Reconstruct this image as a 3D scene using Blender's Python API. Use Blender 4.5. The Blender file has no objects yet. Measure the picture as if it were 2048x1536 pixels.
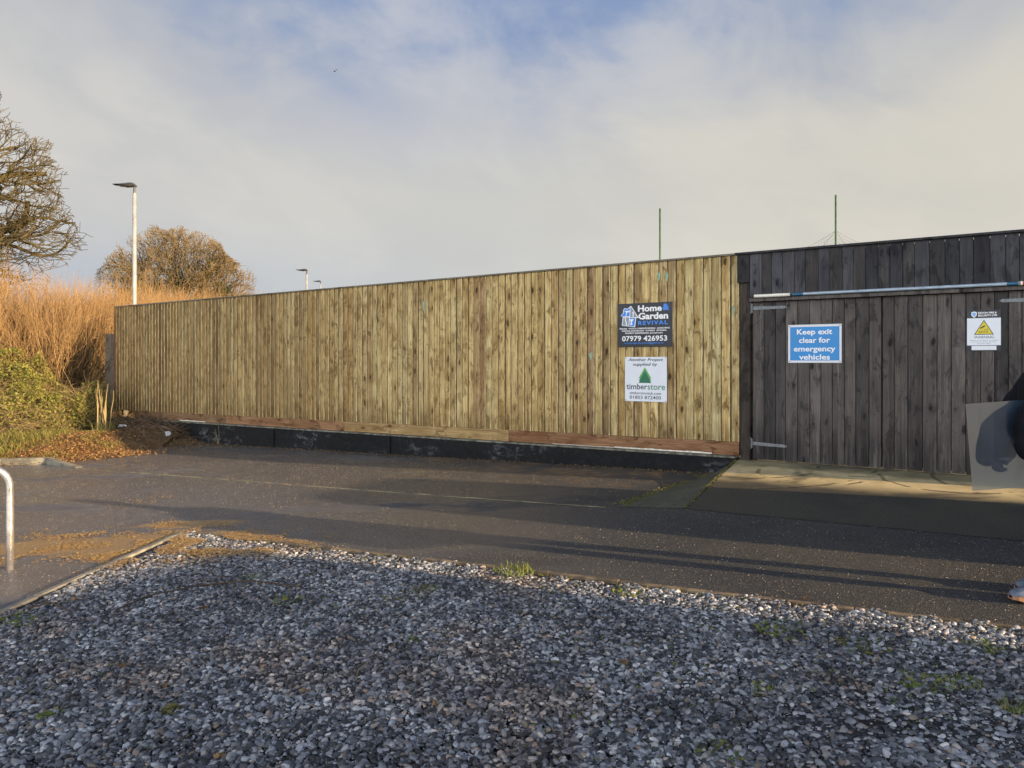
import bpy, bmesh, math, random
from mathutils import Vector, Matrix, noise as mnoise
random.seed(7)
S = bpy.context.scene
COL = S.collection
PI = math.pi
FPX, CX, HY, EZ = 1500.0, 1024.0, 722.0, 1.585
rnd = random.Random(11)

# ------------------------------------------------------------------ geometry of the place
def gz(x, y=0):
    return .034 * max(-20., min(16., x))
def G(px, py):
    u = (px - CX) / FPX; v = (py - HY) / FPX
    Y = EZ / (v + .034 * u)
    X = u * Y
    if X < -20: Y = (EZ + .68) / v; X = u * Y
    return Vector((X, Y, gz(X)))
def at(px, py, Y):
    return Vector(((px - CX) / FPX * Y, Y, EZ - (py - HY) / FPX * Y))
TH = math.atan2(1500, 2174)
FO = Vector((2.78, 10.03, 0))                      # origin of the fence line
FM = Matrix.Translation(FO) @ Matrix.Rotation(-TH, 4, 'Z')
FMI = FM.inverted()
def F(px, py, yl=0.0):                              # point of the fence plane
    o = FMI @ Vector((0, 0, EZ)); d = (FMI.to_3x3() @ Vector(((px - CX) / FPX, 1, -(py - HY) / FPX)))
    k = (yl - o.y) / d.y
    return o + d * k
def ZT(x):   return 1.585 + 1.43 + .0033 * min(0, x)           # fence top
def ZB(x):   return 1.585 - 1.07 + .0095 * min(0, x)           # foot of the boards
def ZK(x):   return ZB(x) - .175 - .0015 * min(0, x) * 0       # foot of the gravel boards
AZ, EL = math.radians(28.7), math.radians(11.5)
SD = Vector((-math.cos(AZ), math.sin(AZ), 0)); SN = Vector((math.sin(AZ), math.cos(AZ), 0))

# ------------------------------------------------------------------ mesh helpers
class MB:
    def __init__(s): s.v = []; s.f = []; s.m = []; s.a = []; s.b = []
    def poly(s, pts, m=0, a=0., b=0.):
        n = len(s.v); s.v += [tuple(p) for p in pts]; s.f.append(tuple(range(n, n + len(pts)))); s.m.append(m); s.a.append(a); s.b.append(b)
    def raw(s, vs, fs, m=0, a=0., b=0.):
        n = len(s.v); s.v += [tuple(p) for p in vs]
        for f in fs: s.f.append(tuple(i + n for i in f)); s.m.append(m); s.a.append(a); s.b.append(b)
    def hexa(s, P, m=0, a=0., b=0.):                # P: 8 points, bottom ring then top ring (ccw from above)
        s.raw(P, [(3, 2, 1, 0), (4, 5, 6, 7), (0, 1, 5, 4), (1, 2, 6, 5), (2, 3, 7, 6), (3, 0, 4, 7)], m, a, b)
    def box(s, x0, x1, y0, y1, z0, z1, m=0, a=0., b=0.):
        s.hexa([(x0, y0, z0), (x1, y0, z0), (x1, y1, z0), (x0, y1, z0), (x0, y0, z1), (x1, y0, z1), (x1, y1, z1), (x0, y1, z1)], m, a, b)
    def tube(s, pts, rs, n=8, m=0, a=0., b=0., cap=True):
        pts = [Vector(p) for p in pts]
        if not isinstance(rs, (list, tuple)): rs = [rs] * len(pts)
        base = len(s.v); ref = None
        for i, p in enumerate(pts):
            t = (pts[min(i + 1, len(pts) - 1)] - pts[max(i - 1, 0)])
            if t.length < 1e-9: t = Vector((0, 0, 1))
            t.normalize()
            if ref is None: ref = t.orthogonal().normalized()
            ref = ref - t * ref.dot(t)
            if ref.length < 1e-6: ref = t.orthogonal()
            ref.normalize(); q = t.cross(ref)
            for k in range(n):
                w = 2 * PI * k / n
                s.v.append(tuple(p + (ref * math.cos(w) + q * math.sin(w)) * rs[i]))
        for i in range(len(pts) - 1):
            for k in range(n):
                k2 = (k + 1) % n
                s.f.append((base + i * n + k, base + i * n + k2, base + (i + 1) * n + k2, base + (i + 1) * n + k)); s.m.append(m); s.a.append(a); s.b.append(b)
        if cap and n > 3:
            s.f.append(tuple(base + k for k in reversed(range(n)))); s.m.append(m); s.a.append(a); s.b.append(b)
            s.f.append(tuple(base + (len(pts) - 1) * n + k for k in range(n))); s.m.append(m); s.a.append(a); s.b.append(b)
    def build(s, name, mats, parent=None, smooth=False, attrs=False, bevel=0, **tags):
        me = bpy.data.meshes.new(name); me.from_pydata(s.v, [], s.f)
        if not isinstance(mats, (list, tuple)): mats = [mats]
        for m in mats: me.materials.append(m)
        me.polygons.foreach_set('material_index', s.m)
        if smooth: me.polygons.foreach_set('use_smooth', [True] * len(s.f))
        if attrs:
            me.attributes.new('bid', 'FLOAT', 'FACE').data.foreach_set('value', s.a)
            me.attributes.new('grp', 'FLOAT', 'FACE').data.foreach_set('value', s.b)
        me.update()
        o = bpy.data.objects.new(name, me); COL.objects.link(o)
        if parent: o.parent = parent
        if bevel:
            md = o.modifiers.new('bevel', 'BEVEL'); md.width = bevel; md.segments = 2; md.limit_method = 'ANGLE'
        if tags: tag(o, **tags)
        return o
def tag(o, label=None, cat=None, group=None, kind=None):
    if label: o['label'] = label
    if cat: o['category'] = cat
    if group: o['group'] = group
    if kind: o['kind'] = kind
    return o
def empty(name, loc=(0, 0, 0), rz=0, mat=None, **tags):
    o = bpy.data.objects.new(name, None); COL.objects.link(o); o.empty_display_size = .1
    if mat is not None: o.matrix_world = mat
    else: o.location = loc; o.rotation_euler = (0, 0, rz)
    return tag(o, **tags)
def copy_tree(o, parent=None):
    c = o.copy(); COL.objects.link(c); c.parent = parent
    for ch in [x for x in COL.objects if x.parent == o]: copy_tree(ch, c)
    return c

# ------------------------------------------------------------------ material helpers
class NT:
    def __init__(s, name, world=False):
        if world: s.t = world.node_tree
        else:
            s.mat = bpy.data.materials.new(name); s.mat.use_nodes = True; s.t = s.mat.node_tree
        s.t.nodes.clear(); s.L = s.t.links
    def n(s, typ, **kw):
        nd = s.t.nodes.new(typ)
        for k, v in kw.items():
            if k == 'inp':
                for a, b in v.items():
                    sk = nd.inputs[a]
                    if hasattr(b, 'is_output') : s.L.new(b, sk)
                    else: sk.default_value = b
            else: setattr(nd, k, v)
        return nd
    def math(s, op, a, b=0., c=0., clamp=False):
        nd = s.t.nodes.new('ShaderNodeMath'); nd.operation = op; nd.use_clamp = clamp
        for i, x in enumerate((a, b, c)):
            if hasattr(x, 'is_output'): s.L.new(x, nd.inputs[i])
            else: nd.inputs[i].default_value = x
        return nd.outputs[0]
    def mix(s, f, a, b, mode='MIX'):
        nd = s.t.nodes.new('ShaderNodeMix'); nd.data_type = 'RGBA'; nd.blend_type = mode
        for i, x in ((0, f), (6, a), (7, b)):
            if hasattr(x, 'is_output'): s.L.new(x, nd.inputs[i])
            else: nd.inputs[i].default_value = x if i == 0 else (*x, 1) if len(x) == 3 else x
        return nd.outputs[2]
    def ss(s, x, lo, hi, a=0., b=1.):
        nd = s.t.nodes.new('ShaderNodeMapRange'); nd.interpolation_type = 'SMOOTHSTEP'
        for i, q in enumerate((x, lo, hi, a, b)):
            if hasattr(q, 'is_output'): s.L.new(q, nd.inputs[i])
            else: nd.inputs[i].default_value = q
        return nd.outputs[0]
    def ramp(s, fac, stops, interp='LINEAR'):
        nd = s.t.nodes.new('ShaderNodeValToRGB'); cr = nd.color_ramp; cr.interpolation = interp
        while len(cr.elements) < len(stops): cr.elements.new(.5)
        for e, (p, c) in zip(cr.elements, stops): e.position = p; e.color = (*c, 1)
        s.L.new(fac, nd.inputs[0]); return nd.outputs[0]
    def vmul(s, v, k):
        nd = s.t.nodes.new('ShaderNodeVectorMath'); nd.operation = 'MULTIPLY'; s.L.new(v, nd.inputs[0]); nd.inputs[1].default_value = k; return nd.outputs[0]
    def vadd(s, v, w):
        nd = s.t.nodes.new('ShaderNodeVectorMath'); nd.operation = 'ADD'; s.L.new(v, nd.inputs[0])
        if hasattr(w, 'is_output'): s.L.new(w, nd.inputs[1])
        else: nd.inputs[1].default_value = w
        return nd.outputs[0]
    def noise(s, v, scale=1., detail=4., rough=.55, dist=0.):
        nd = s.t.nodes.new('ShaderNodeTexNoise')
        if v is not None: s.L.new(v, nd.inputs['Vector'])
        nd.inputs['Scale'].default_value = scale; nd.inputs['Detail'].default_value = detail
        nd.inputs['Roughness'].default_value = rough; nd.inputs['Distortion'].default_value = dist
        return nd.outputs[0]
    def vor(s, v, scale=1., rand=1., out=0):
        nd = s.t.nodes.new('ShaderNodeTexVoronoi'); s.L.new(v, nd.inputs['Vector']); nd.inputs['Scale'].default_value = scale; nd.inputs['Randomness'].default_value = rand
        return nd.outputs[out]
    def co(s, which='Object'): return s.t.nodes.new('ShaderNodeTexCoord').outputs[which]
    def pos(s): return s.t.nodes.new('ShaderNodeNewGeometry').outputs['Position']
    def xyz(s, v):
        nd = s.t.nodes.new('ShaderNodeSeparateXYZ'); s.L.new(v, nd.inputs[0]); return nd.outputs
    def comb(s, x, y, z):
        nd = s.t.nodes.new('ShaderNodeCombineXYZ')
        for i, q in enumerate((x, y, z)):
            if hasattr(q, 'is_output'): s.L.new(q, nd.inputs[i])
            else: nd.inputs[i].default_value = q
        return nd.outputs[0]
    def attr(s, name):
        nd = s.t.nodes.new('ShaderNodeAttribute'); nd.attribute_name = name; return nd.outputs['Fac']
    def out(s, color, rough=.7, bump=None, bstr=.3, bdist=.01, metal=0., spec=.5, **kw):
        p = s.t.nodes.new('ShaderNodeBsdfPrincipled'); o = s.t.nodes.new('ShaderNodeOutputMaterial')
        def put(k, x):
            if hasattr(x, 'is_output'): s.L.new(x, p.inputs[k])
            else: p.inputs[k].default_value = (*x, 1) if isinstance(x, tuple) and len(x) == 3 else x
        put('Base Color', color); put('Roughness', rough); put('Metallic', metal); put('Specular IOR Level', spec)
        for k, x in kw.items(): put(k.replace('_', ' '), x)
        if bump is not None:
            b = s.t.nodes.new('ShaderNodeBump'); b.inputs['Strength'].default_value = bstr; b.inputs['Distance'].default_value = bdist
            s.L.new(bump, b.inputs['Height']); s.L.new(b.outputs[0], p.inputs['Normal'])
        s.L.new(p.outputs[0], o.inputs[0]); s.p = p; s.o = o
        return s.mat

def plain(name, c, rough=.6, var=.25, scale=8., metal=0., spec=.5, bump=.0):
    N = NT(name); v = N.co(); n = N.noise(v, scale, 5)
    c2 = tuple(x * (1 - var) for x in c); c3 = tuple(min(1, x * (1 + var * .6)) for x in c)
    col = N.mix(N.ss(n, .35, .65), c2, c3)
    r = N.ss(n, .3, .7, max(.02, rough - .08), min(1, rough + .08))
    return N.out(col, r, bump=n if bump else None, bstr=bump, bdist=.003, metal=metal, spec=spec)

def wood(name, tones, stain, knot, groove=.5, left_dark=0., horiz=False, top_dark=0., bstr=.35, streakc=None):
    N = NT(name); c = N.co(); X, Y, Z = N.xyz(c)
    bid = N.attr('bid'); grp = N.attr('grp')
    if horiz: X, Z = Z, X
    off = N.math('MULTIPLY', bid, 61.)
    along = N.math('ADD', Z, off)
    # knots: whorls shared by neighbouring boards sawn from one log
    kz = N.math('ADD', Z, N.math('MULTIPLY', grp, 47.))
    kz = N.math('ADD', kz, N.math('MULTIPLY', bid, .05))
    kv = N.comb(N.math('MULTIPLY', X, 8.), kz, 0.)
    kn = N.noise(N.comb(N.math('MULTIPLY', X, 30.), N.math('MULTIPLY', Z, 22.), off), 1., 3)
    kv2 = N.comb(N.math('MULTIPLY', X, 6.5), N.math('MULTIPLY', kz, 2.9), N.math('MULTIPLY', grp, 9.))
    kd = N.math('ADD', N.vor(kv2, 1., .85), N.math('MULTIPLY', N.math('SUBTRACT', kn, .5), .22))
    kcore = N.ss(kd, .09, .20, 1., 0.)
    khalo = N.ss(kd, .12, .62, 1., 0.)
    ksel = N.ss(N.noise(N.comb(N.math('MULTIPLY', X, 5.), N.math('MULTIPLY', kz, 1.1), grp), 1., 2), .36, .50)
    kcore = N.math('MULTIPLY', kcore, ksel); khalo = N.math('MULTIPLY', khalo, ksel)
    warp = N.math('MULTIPLY', khalo, .02)
    gx = N.math('ADD', X, warp)
    gv = N.comb(N.math('MULTIPLY', gx, 75.), N.math('MULTIPLY', Y, 40.), N.math('MULTIPLY', along, 2.3))
    grain = N.noise(gv, 1., 6, .62, .6)
    fv = N.comb(N.math('MULTIPLY', gx, 260.), N.math('MULTIPLY', Y, 90.), N.math('MULTIPLY', along, 5.5))
    fine = N.noise(fv, 1., 3, .6)
    sv = N.comb(N.math('MULTIPLY', X, 20.), off, N.math('MULTIPLY', along, .75))
    streak = N.noise(sv, 1., 4, .6, .5)
    base = N.ramp(N.math('ADD', N.math('MULTIPLY', bid, .5), N.math('MULTIPLY', grp, .5)), tones)
    dk = N.mix(1., base, stain, 'MULTIPLY')
    col = N.mix(N.ss(grain, .35, .68, 0., .75), base, dk)
    col = N.mix(N.ss(streak, .5, .72, 0., .85), col, dk)
    col = N.mix(N.ss(fine, .45, .75, 0., .35), col, dk)
    light = N.mix(1., base, streakc or (1.25, 1.3, 1.25), 'MULTIPLY')
    col = N.mix(N.ss(streak, .42, .25, 0., .6), col, light)
    big = N.noise(N.comb(N.math('MULTIPLY', X, .9), off, N.math('MULTIPLY', Z, 1.3)), 1., 3)
    col = N.mix(N.ss(big, .42, .7, 0., .55), col, dk)
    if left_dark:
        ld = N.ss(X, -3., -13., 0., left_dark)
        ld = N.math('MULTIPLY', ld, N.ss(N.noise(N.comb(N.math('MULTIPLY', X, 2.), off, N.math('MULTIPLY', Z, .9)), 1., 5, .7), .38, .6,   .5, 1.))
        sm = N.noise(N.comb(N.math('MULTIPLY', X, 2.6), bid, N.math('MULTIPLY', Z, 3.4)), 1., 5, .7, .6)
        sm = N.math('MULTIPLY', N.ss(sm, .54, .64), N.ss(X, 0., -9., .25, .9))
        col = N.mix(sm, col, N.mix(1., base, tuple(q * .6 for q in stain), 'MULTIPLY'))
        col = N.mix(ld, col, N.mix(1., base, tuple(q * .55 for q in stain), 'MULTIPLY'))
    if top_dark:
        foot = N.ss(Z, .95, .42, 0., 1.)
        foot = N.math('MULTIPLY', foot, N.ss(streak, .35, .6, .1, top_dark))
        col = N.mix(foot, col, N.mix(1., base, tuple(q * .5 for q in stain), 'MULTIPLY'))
    col = N.mix(N.math('MULTIPLY', khalo, .65), col, dk)
    blot = N.noise(N.comb(N.math('MULTIPLY', X, 9.), off, N.math('MULTIPLY', Z, 3.2)), 1., 5, .7, .8)
    col = N.mix(N.ss(blot, .53, .63, 0., .8), col, N.mix(1., base, tuple(q * .6 for q in stain), 'MULTIPLY'))
    col = N.mix(N.math('MULTIPLY', kcore, .85), col, knot)
    # pin knots and nail heads
    pv = N.comb(N.math('MULTIPLY', X, 26.), off, N.math('MULTIPLY', Z, 9.))
    pk = N.ss(N.vor(pv, 1., 1.), .05, .11, .8, 0.)
    col = N.mix(pk, col, knot)
    hgt = N.math('ADD', N.math('MULTIPLY', grain, .7), N.math('MULTIPLY', fine, .5))
    return N.out(col, N.ss(fine, .3, .7, .72, .9), bump=hgt, bstr=bstr, bdist=.004, spec=.25)

M = {}
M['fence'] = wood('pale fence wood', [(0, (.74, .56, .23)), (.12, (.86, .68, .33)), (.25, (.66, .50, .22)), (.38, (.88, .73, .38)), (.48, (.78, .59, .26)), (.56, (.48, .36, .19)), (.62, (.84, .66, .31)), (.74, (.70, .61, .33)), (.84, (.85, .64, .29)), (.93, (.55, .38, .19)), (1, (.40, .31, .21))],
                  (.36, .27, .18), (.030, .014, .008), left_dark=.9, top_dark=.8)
M['fence_edge'] = plain('clean sawn board edge', (.72, .57, .30), .8, .4, 7.)
M['fence_lap_shade'] = plain('painted shade behind board edge', (.075, .052, .03), .9, .6, 6.)  # dark tone standing in for the shade where boards lap
M['kick'] = wood('reddish gravel board wood', [(0, (.36, .20, .11)), (.3, (.38, .23, .12)), (.5, (.48, .35, .16)), (.7, (.52, .38, .18)), (1, (.22, .13, .08))], (.42, .33, .26), (.05, .02, .01), horiz=True)
M['cap'] = wood('grey capping timber', [(0, (.20, .18, .13)), (.5, (.25, .23, .18)), (1, (.30, .28, .23))], (.55, .52, .5), (.05, .04, .03), horiz=True)
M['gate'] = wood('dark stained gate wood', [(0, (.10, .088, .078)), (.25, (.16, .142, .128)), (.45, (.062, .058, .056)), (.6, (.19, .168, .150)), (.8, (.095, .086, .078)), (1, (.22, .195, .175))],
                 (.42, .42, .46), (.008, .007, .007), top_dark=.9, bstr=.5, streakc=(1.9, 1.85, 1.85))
M['fascia'] = wood('blue grey fascia wood', [(0, (.060, .060, .066)), (.25, (.10, .10, .108)), (.45, (.042, .042, .046)), (.55, (.066, .060, .056)), (.75, (.12, .12, .13)), (1, (.06, .06, .066))],
                   (.45, .45, .5), (.008, .008, .009), bstr=.45, streakc=(1.5, 1.5, 1.55))
M['postwood'] = wood('dark brown post wood', [(0, (.055, .045, .038)), (.5, (.08, .066, .055)), (1, (.10, .085, .07))], (.4, .38, .36), (.01, .008, .007))
M['greypost'] = wood('old grey post wood', [(0, (.20, .18, .15)), (1, (.25, .22, .18))], (.5, .48, .45), (.03, .02, .02))

def wallmat():
    N = NT('black painted render'); c = N.pos(); X, Y, Z = N.xyz(c)
    a = N.noise(N.vmul(c, (5, 5, 9)), 1., 8, .75, .8); b = N.noise(N.vmul(c, (.9, .9, 1.3)), 1., 3)
    m = N.math('MULTIPLY', N.ss(a, .50, .62), N.ss(b, .46, .62))
    col = N.mix(N.math('MULTIPLY', m, .75), (.008, .0085, .010), (.14, .15, .16))
    g = N.noise(c, 14., 5); col = N.mix(N.ss(g, .55, .8, 0., .4), col, (.05, .055, .04))
    return N.out(col, N.ss(a, .3, .7, .6, .9), bump=a, bstr=.8, bdist=.02, spec=.25)
M['wall'] = wallmat()
M['ledge'] = plain('mossy concrete ledge', (.17, .165, .13), .85, .6, 9., bump=.5)
M['pale_line'] = plain('chalky white line', (.75, .72, .62), .7, .25, 20.)

def asphalt():
    N = NT('worn damp asphalt'); c = N.pos(); X, Y, Z = N.xyz(c)
    c0 = N.comb(X, Y, 0.)
    big = N.noise(c0, .55, 5, .6, .3); mid = N.noise(c0, 2.6, 6, .65); fine = N.noise(c0, 160., 3, .7)
    left = N.ss(X, 1.5, -4.5)
    base = N.mix(left, (.044, .048, .053), (.135, .142, .165))
    base = N.mix(N.ss(big, .4, .65, 0., .7), base, N.mix(left, (.074, .073, .067), (.108, .108, .118)))
    base = N.mix(N.ss(mid, .5, .75, 0., .45), base, (.05, .05, .053))
    gr_ = N.noise(c0, 34., 5, .8)
    base = N.mix(N.ss(gr_, .52, .68, 0., .55), base, N.mix(left, (.15, .14, .115), (.30, .285, .27)))
    base = N.mix(N.ss(gr_, .46, .34, 0., .5), base, (.03, .03, .03))
    # aggregate
    va = N.t.nodes.new('ShaderNodeTexVoronoi'); N.L.new(c0, va.inputs['Vector']); va.inputs['Scale'].default_value = 95.
    R, Gc, B = N.xyz(va.outputs['Color'])
    chip = N.math('MULTIPLY', N.ss(va.outputs['Distance'], .42, .28), N.ss(R, .62, .78))
    base = N.mix(N.math('MULTIPLY', chip, .55), base, N.mix(Gc, (.20, .19, .17), (.42, .34, .24)))
    vb = N.t.nodes.new('ShaderNodeTexVoronoi'); N.L.new(N.vadd(c0, (3.3, 1.7, 0)), vb.inputs['Vector']); vb.inputs['Scale'].default_value = 34.
    R2, G2, B2 = N.xyz(vb.outputs['Color'])
    fl = N.math('MULTIPLY', N.ss(vb.outputs['Distance'], .20, .12), N.ss(R2, .80, .88))
    base = N.mix(N.math('MULTIPLY', fl, .8), base, N.mix(G2, (.35, .33, .28), (.55, .40, .22)))
    # silt and moss washed against the wall
    loc = N.t.nodes.new('ShaderNodeVectorMath'); loc.operation = 'DOT_PRODUCT'; N.L.new(N.vadd(c0, (-FO.x, -FO.y, 0)), loc.inputs[0]); loc.inputs[1].default_value = (math.sin(-TH), -math.cos(-TH) * 1., 0)
    u = loc.outputs['Value']
    near = N.math('MULTIPLY', N.ss(u, 2.4, .3), N.ss(N.noise(c0, 1.1, 6, .7, .5), .42, .62))
    silt = N.noise(N.comb(N.math('MULTIPLY', X, 5.), N.math('MULTIPLY', Y, 9.), 0.), 1., 6, .75)
    base = N.mix(N.math('MULTIPLY', near, N.ss(silt, .40, .60, 0., .8)), base, N.mix(N.ss(X, -3., .5), (.22, .18, .08), (.30, .185, .085)))
    dust_sheen = None
    for (px, py, rx, ry) in ((330, 1088, 1.3, .7), (110, 1092, .8, .45), (470, 1092, .9, .4), (380, 1048, .8, .25)):
        cc = G(px, py); vd = N.t.nodes.new('ShaderNodeVectorMath'); vd.operation = 'LENGTH'; N.L.new(N.vmul(N.vadd(c0, (-cc.x, -cc.y, 0)), (1 / rx, 1 / ry, 0)), vd.inputs[0])
        k = N.ss(vd.outputs['Value'], 1.15, .3); dust_sheen = k if dust_sheen is None else N.math('MAXIMUM', dust_sheen, k)
    dn = N.noise(N.comb(N.math('MULTIPLY', X, 3.), N.math('MULTIPLY', Y, 4.5), 2.), 1., 8, .75, .4)
    dust_sheen = N.ss(N.math('ADD', N.math('ADD', N.math('MULTIPLY', dust_sheen, .50), dn), N.math('MULTIPLY', N.math('SUBTRACT', gr_, .5), .55)), .66, .80, 0., .9)
    base = N.mix(dust_sheen, base, N.mix(N.ss(fine, .4, .65), (.26, .16, .055), (.62, .41, .16)))  # straw dust colour with a golden sunlit sheen painted in
    wet = N.ss(N.noise(N.comb(N.math('MULTIPLY', X, .45), N.math('MULTIPLY', Y, .9), 4.), 1., 4, .55), .30, .48)
    wet = N.math('MULTIPLY', wet, N.ss(X, 2., -1.5, .12, 1.))
    rough = N.ss(wet, 0., 1., .68, .24)
    rough = N.math('ADD', rough, N.math('MULTIPLY', chip, .1))
    base = N.mix(N.math('MULTIPLY', wet, .3), base, (.06, .063, .07))
    h = N.math('ADD', N.math('MULTIPLY', N.ss(va.outputs['Distance'], .1, .7, 1., 0.), .8), N.math('MULTIPLY', fine, .6))
    h = N.math('ADD', h, N.math('MULTIPLY', mid, .8))
    return N.out(base, rough, bump=h, bstr=.55, bdist=.006, spec=N.math('ADD', N.math('MULTIPLY', wet, .55), .07))
M['asphalt'] = asphalt()

def concrete():
    N = NT('brushed ramp concrete'); c = N.pos(); X, Y, Z = N.xyz(c); c0 = N.comb(X, Y, 0.)
    a = N.noise(c0, 2.2, 7, .65, .4); b = N.noise(c0, 60., 4, .7); d = N.noise(c0, .8, 4, .6, .6)
    col = N.mix(N.ss(a, .35, .65), (.42, .35, .19), (.58, .48, .28))  # base raised towards gold to strengthen the sunlit strip
    col = N.mix(N.ss(d, .48, .62, 0., .8), col, (.07, .068, .055))
    col = N.mix(N.ss(b, .55, .75, 0., .4), col, (.10, .09, .07))
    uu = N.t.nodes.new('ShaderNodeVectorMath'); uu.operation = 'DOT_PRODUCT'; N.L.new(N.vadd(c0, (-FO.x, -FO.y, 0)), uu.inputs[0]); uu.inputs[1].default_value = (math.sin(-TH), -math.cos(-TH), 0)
    shade_m = N.ss(N.math('ADD', uu.outputs['Value'], N.math('MULTIPLY', a, .5)), 1.1, 1.6, 0., .96)  # shade painted into the concrete in front of the sunlit strip
    col = N.mix(shade_m, col, N.mix(N.ss(b, .4, .7), (.034, .035, .033), (.080, .079, .068)))
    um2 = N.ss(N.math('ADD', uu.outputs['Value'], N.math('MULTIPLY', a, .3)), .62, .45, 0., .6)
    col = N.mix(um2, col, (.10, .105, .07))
    # curved gouges swept by the gates: thin rings broken up by noise
    masks = None
    for (cx, cy, r) in ((3.1, 9.75, 1.05), (3.1, 9.75, 1.55), (5.9, 8.0, 1.3), (4.2, 9.0, .55), (4.9, 8.3, .8), (3.6, 8.9, .7)):
        vv = N.t.nodes.new('ShaderNodeVectorMath'); vv.operation = 'DISTANCE'
        wob = N.vadd(c0, N.vmul(N.t.nodes.new('ShaderNodeTexNoise').outputs[1], (0, 0, 0)))
        N.L.new(c0, vv.inputs[0]); vv.inputs[1].default_value = (cx, cy, 0)
        dd = N.math('ABSOLUTE', N.math('SUBTRACT', N.math('ADD', vv.outputs['Value'], N.math('MULTIPLY', a, .12)), r))
        k = N.math('MULTIPLY', N.ss(dd, .010, .034, 1., 0.), N.ss(N.noise(N.vadd(c0, (cx, r, 0)), 2.6, 2), .48, .56))
        masks = k if masks is None else N.math('MAXIMUM', masks, k)
    col = N.mix(N.math('MULTIPLY', masks, .6), col, (.035, .033, .026))
    h = N.math('SUBTRACT', N.math('ADD', N.math('MULTIPLY', a, .5), N.math('MULTIPLY', b, .4)), masks)
    return N.out(col, .85, bump=h, bstr=.7, bdist=.012, spec=.15)
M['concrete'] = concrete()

def soil(name, c1, c2, c3):
    N = NT(name); c = N.pos(); a = N.noise(c, 3., 7, .7, .4); b = N.noise(c, 26., 5, .7)
    col = N.mix(N.ss(a, .35, .65), c1, c2); col = N.mix(N.ss(b, .5, .7, 0., .7), col, c3)
    return N.out(col, .9, bump=N.math('ADD', a, b), bstr=.8, bdist=.03, spec=.2)
M['soil'] = soil('leafy brown soil', (.09, .06, .035), (.16, .105, .055), (.24, .15, .07))
M['field'] = soil('rough field grass', (.06, .075, .025), (.12, .12, .045), (.16, .13, .06))
M['gravelbed'] = soil('dark gravel grit', (.022, .023, .026), (.045, .046, .05), (.09, .09, .095))

def leafmat(name, cols, rough=.55, trans=.25, scale=3.):
    N = NT(name); c = N.pos(); a = N.noise(c, scale, 3); r = N.t.nodes.new('ShaderNodeNewGeometry').outputs['Random Per Island']
    x = N.math('ADD', N.math('MULTIPLY', r, .75), N.math('MULTIPLY', N.ss(a, .35, .65), .25))
    col = N.ramp(x, [(i / (len(cols) - 1), q) for i, q in enumerate(cols)])
    m = N.out(col, rough, spec=.3)
    tr = N.t.nodes.new('ShaderNodeBsdfTranslucent'); N.L.new(col, tr.inputs[0]); mx = N.t.nodes.new('ShaderNodeMixShader'); mx.inputs[0].default_value = trans
    N.L.new(N.p.outputs[0], mx.inputs[1]); N.L.new(tr.outputs[0], mx.inputs[2]); N.L.new(mx.outputs[0], N.o.inputs[0])
    return m
M['bramble_leaf'] = leafmat('bramble leaves', [(.04, .065, .014), (.11, .14, .026), (.24, .24, .05), (.15, .17, .03), (.32, .26, .08), (.075, .10, .02), (.28, .26, .07)])
M['grass_leaf'] = leafmat('winter grass blades', [(.11, .12, .03), (.20, .20, .05), (.30, .25, .08), (.15, .16, .04), (.33, .25, .10)])
M['weed'] = leafmat('bright weed leaves', [(.07, .12, .03), (.13, .19, .045), (.25, .26, .07), (.13, .14, .05)])
M['moss'] = leafmat('olive moss', [(.07, .08, .022), (.13, .14, .03), (.18, .165, .045)])
M['litter'] = leafmat('orange leaf litter', [(.20, .10, .04), (.28, .16, .06), (.34, .22, .09), (.17, .10, .05), (.11, .06, .03), (.30, .13, .045)], trans=.15)
M['straw'] = leafmat('sawdust and straw litter', [(.34, .20, .07), (.46, .29, .11), (.55, .38, .16), (.36, .22, .08)], trans=.1)
M['ivy'] = leafmat('ivy leaves', [(.012, .022, .007), (.028, .042, .010), (.06, .07, .018), (.03, .04, .012)])
def twigmat(name, cols):
    N = NT(name); c = N.pos(); r = N.t.nodes.new('ShaderNodeNewGeometry').outputs['Random Per Island']; a = N.noise(c, 2.5, 4)
    x = N.math('ADD', N.math('MULTIPLY', r, .6), N.math('MULTIPLY', N.ss(a, .35, .65), .4))
    return N.out(N.ramp(x, [(i / (len(cols) - 1), q) for i, q in enumerate(cols)]), .8, spec=.2)
M['hedge_twig'] = twigmat('orange brown hedge twigs', [(.16, .10, .045), (.27, .17, .08), (.35, .235, .115), (.21, .135, .065)])
M['dark_twig'] = twigmat('dark hedge wood', [(.04, .03, .02), (.08, .055, .035), (.11, .08, .05)])
M['dry_stem'] = twigmat('dry pale stems', [(.17, .13, .06), (.26, .20, .095), (.33, .26, .13)])
M['oak_bark'] = twigmat('lichened oak bark', [(.045, .04, .018), (.08, .07, .026), (.09, .07, .032), (.05, .045, .02)])
M['oak_twig'] = twigmat('oak twigs', [(.06, .05, .03), (.09, .072, .04), (.075, .062, .032)])
M['far_twig'] = twigmat('ochre tree twigs', [(.15, .105, .055), (.20, .145, .075), (.17, .135, .06)])
M['galv'] = plain('galvanised steel', (.40, .41, .40), .5, .12, 3., metal=.3)
M['steel'] = plain('brushed stainless steel', (.75, .72, .68), .3, .1, 10., metal=.85)
M['hinge'] = plain('dull galvanised strap', (.20, .215, .23), .55, .3, 40., metal=.5)
M['lamp_head'] = plain('dark grey lamp casing', (.05, .05, .055), .5, .2)
M['lamp_glass'] = plain('lamp lens', (.3, .3, .3), .15, .1)
M['green'] = plain('green painted pole', (.05, .11, .045), .5, .2)
M['red'] = plain('faded red plastic', (.50, .06, .07), .6, .25)
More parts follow.
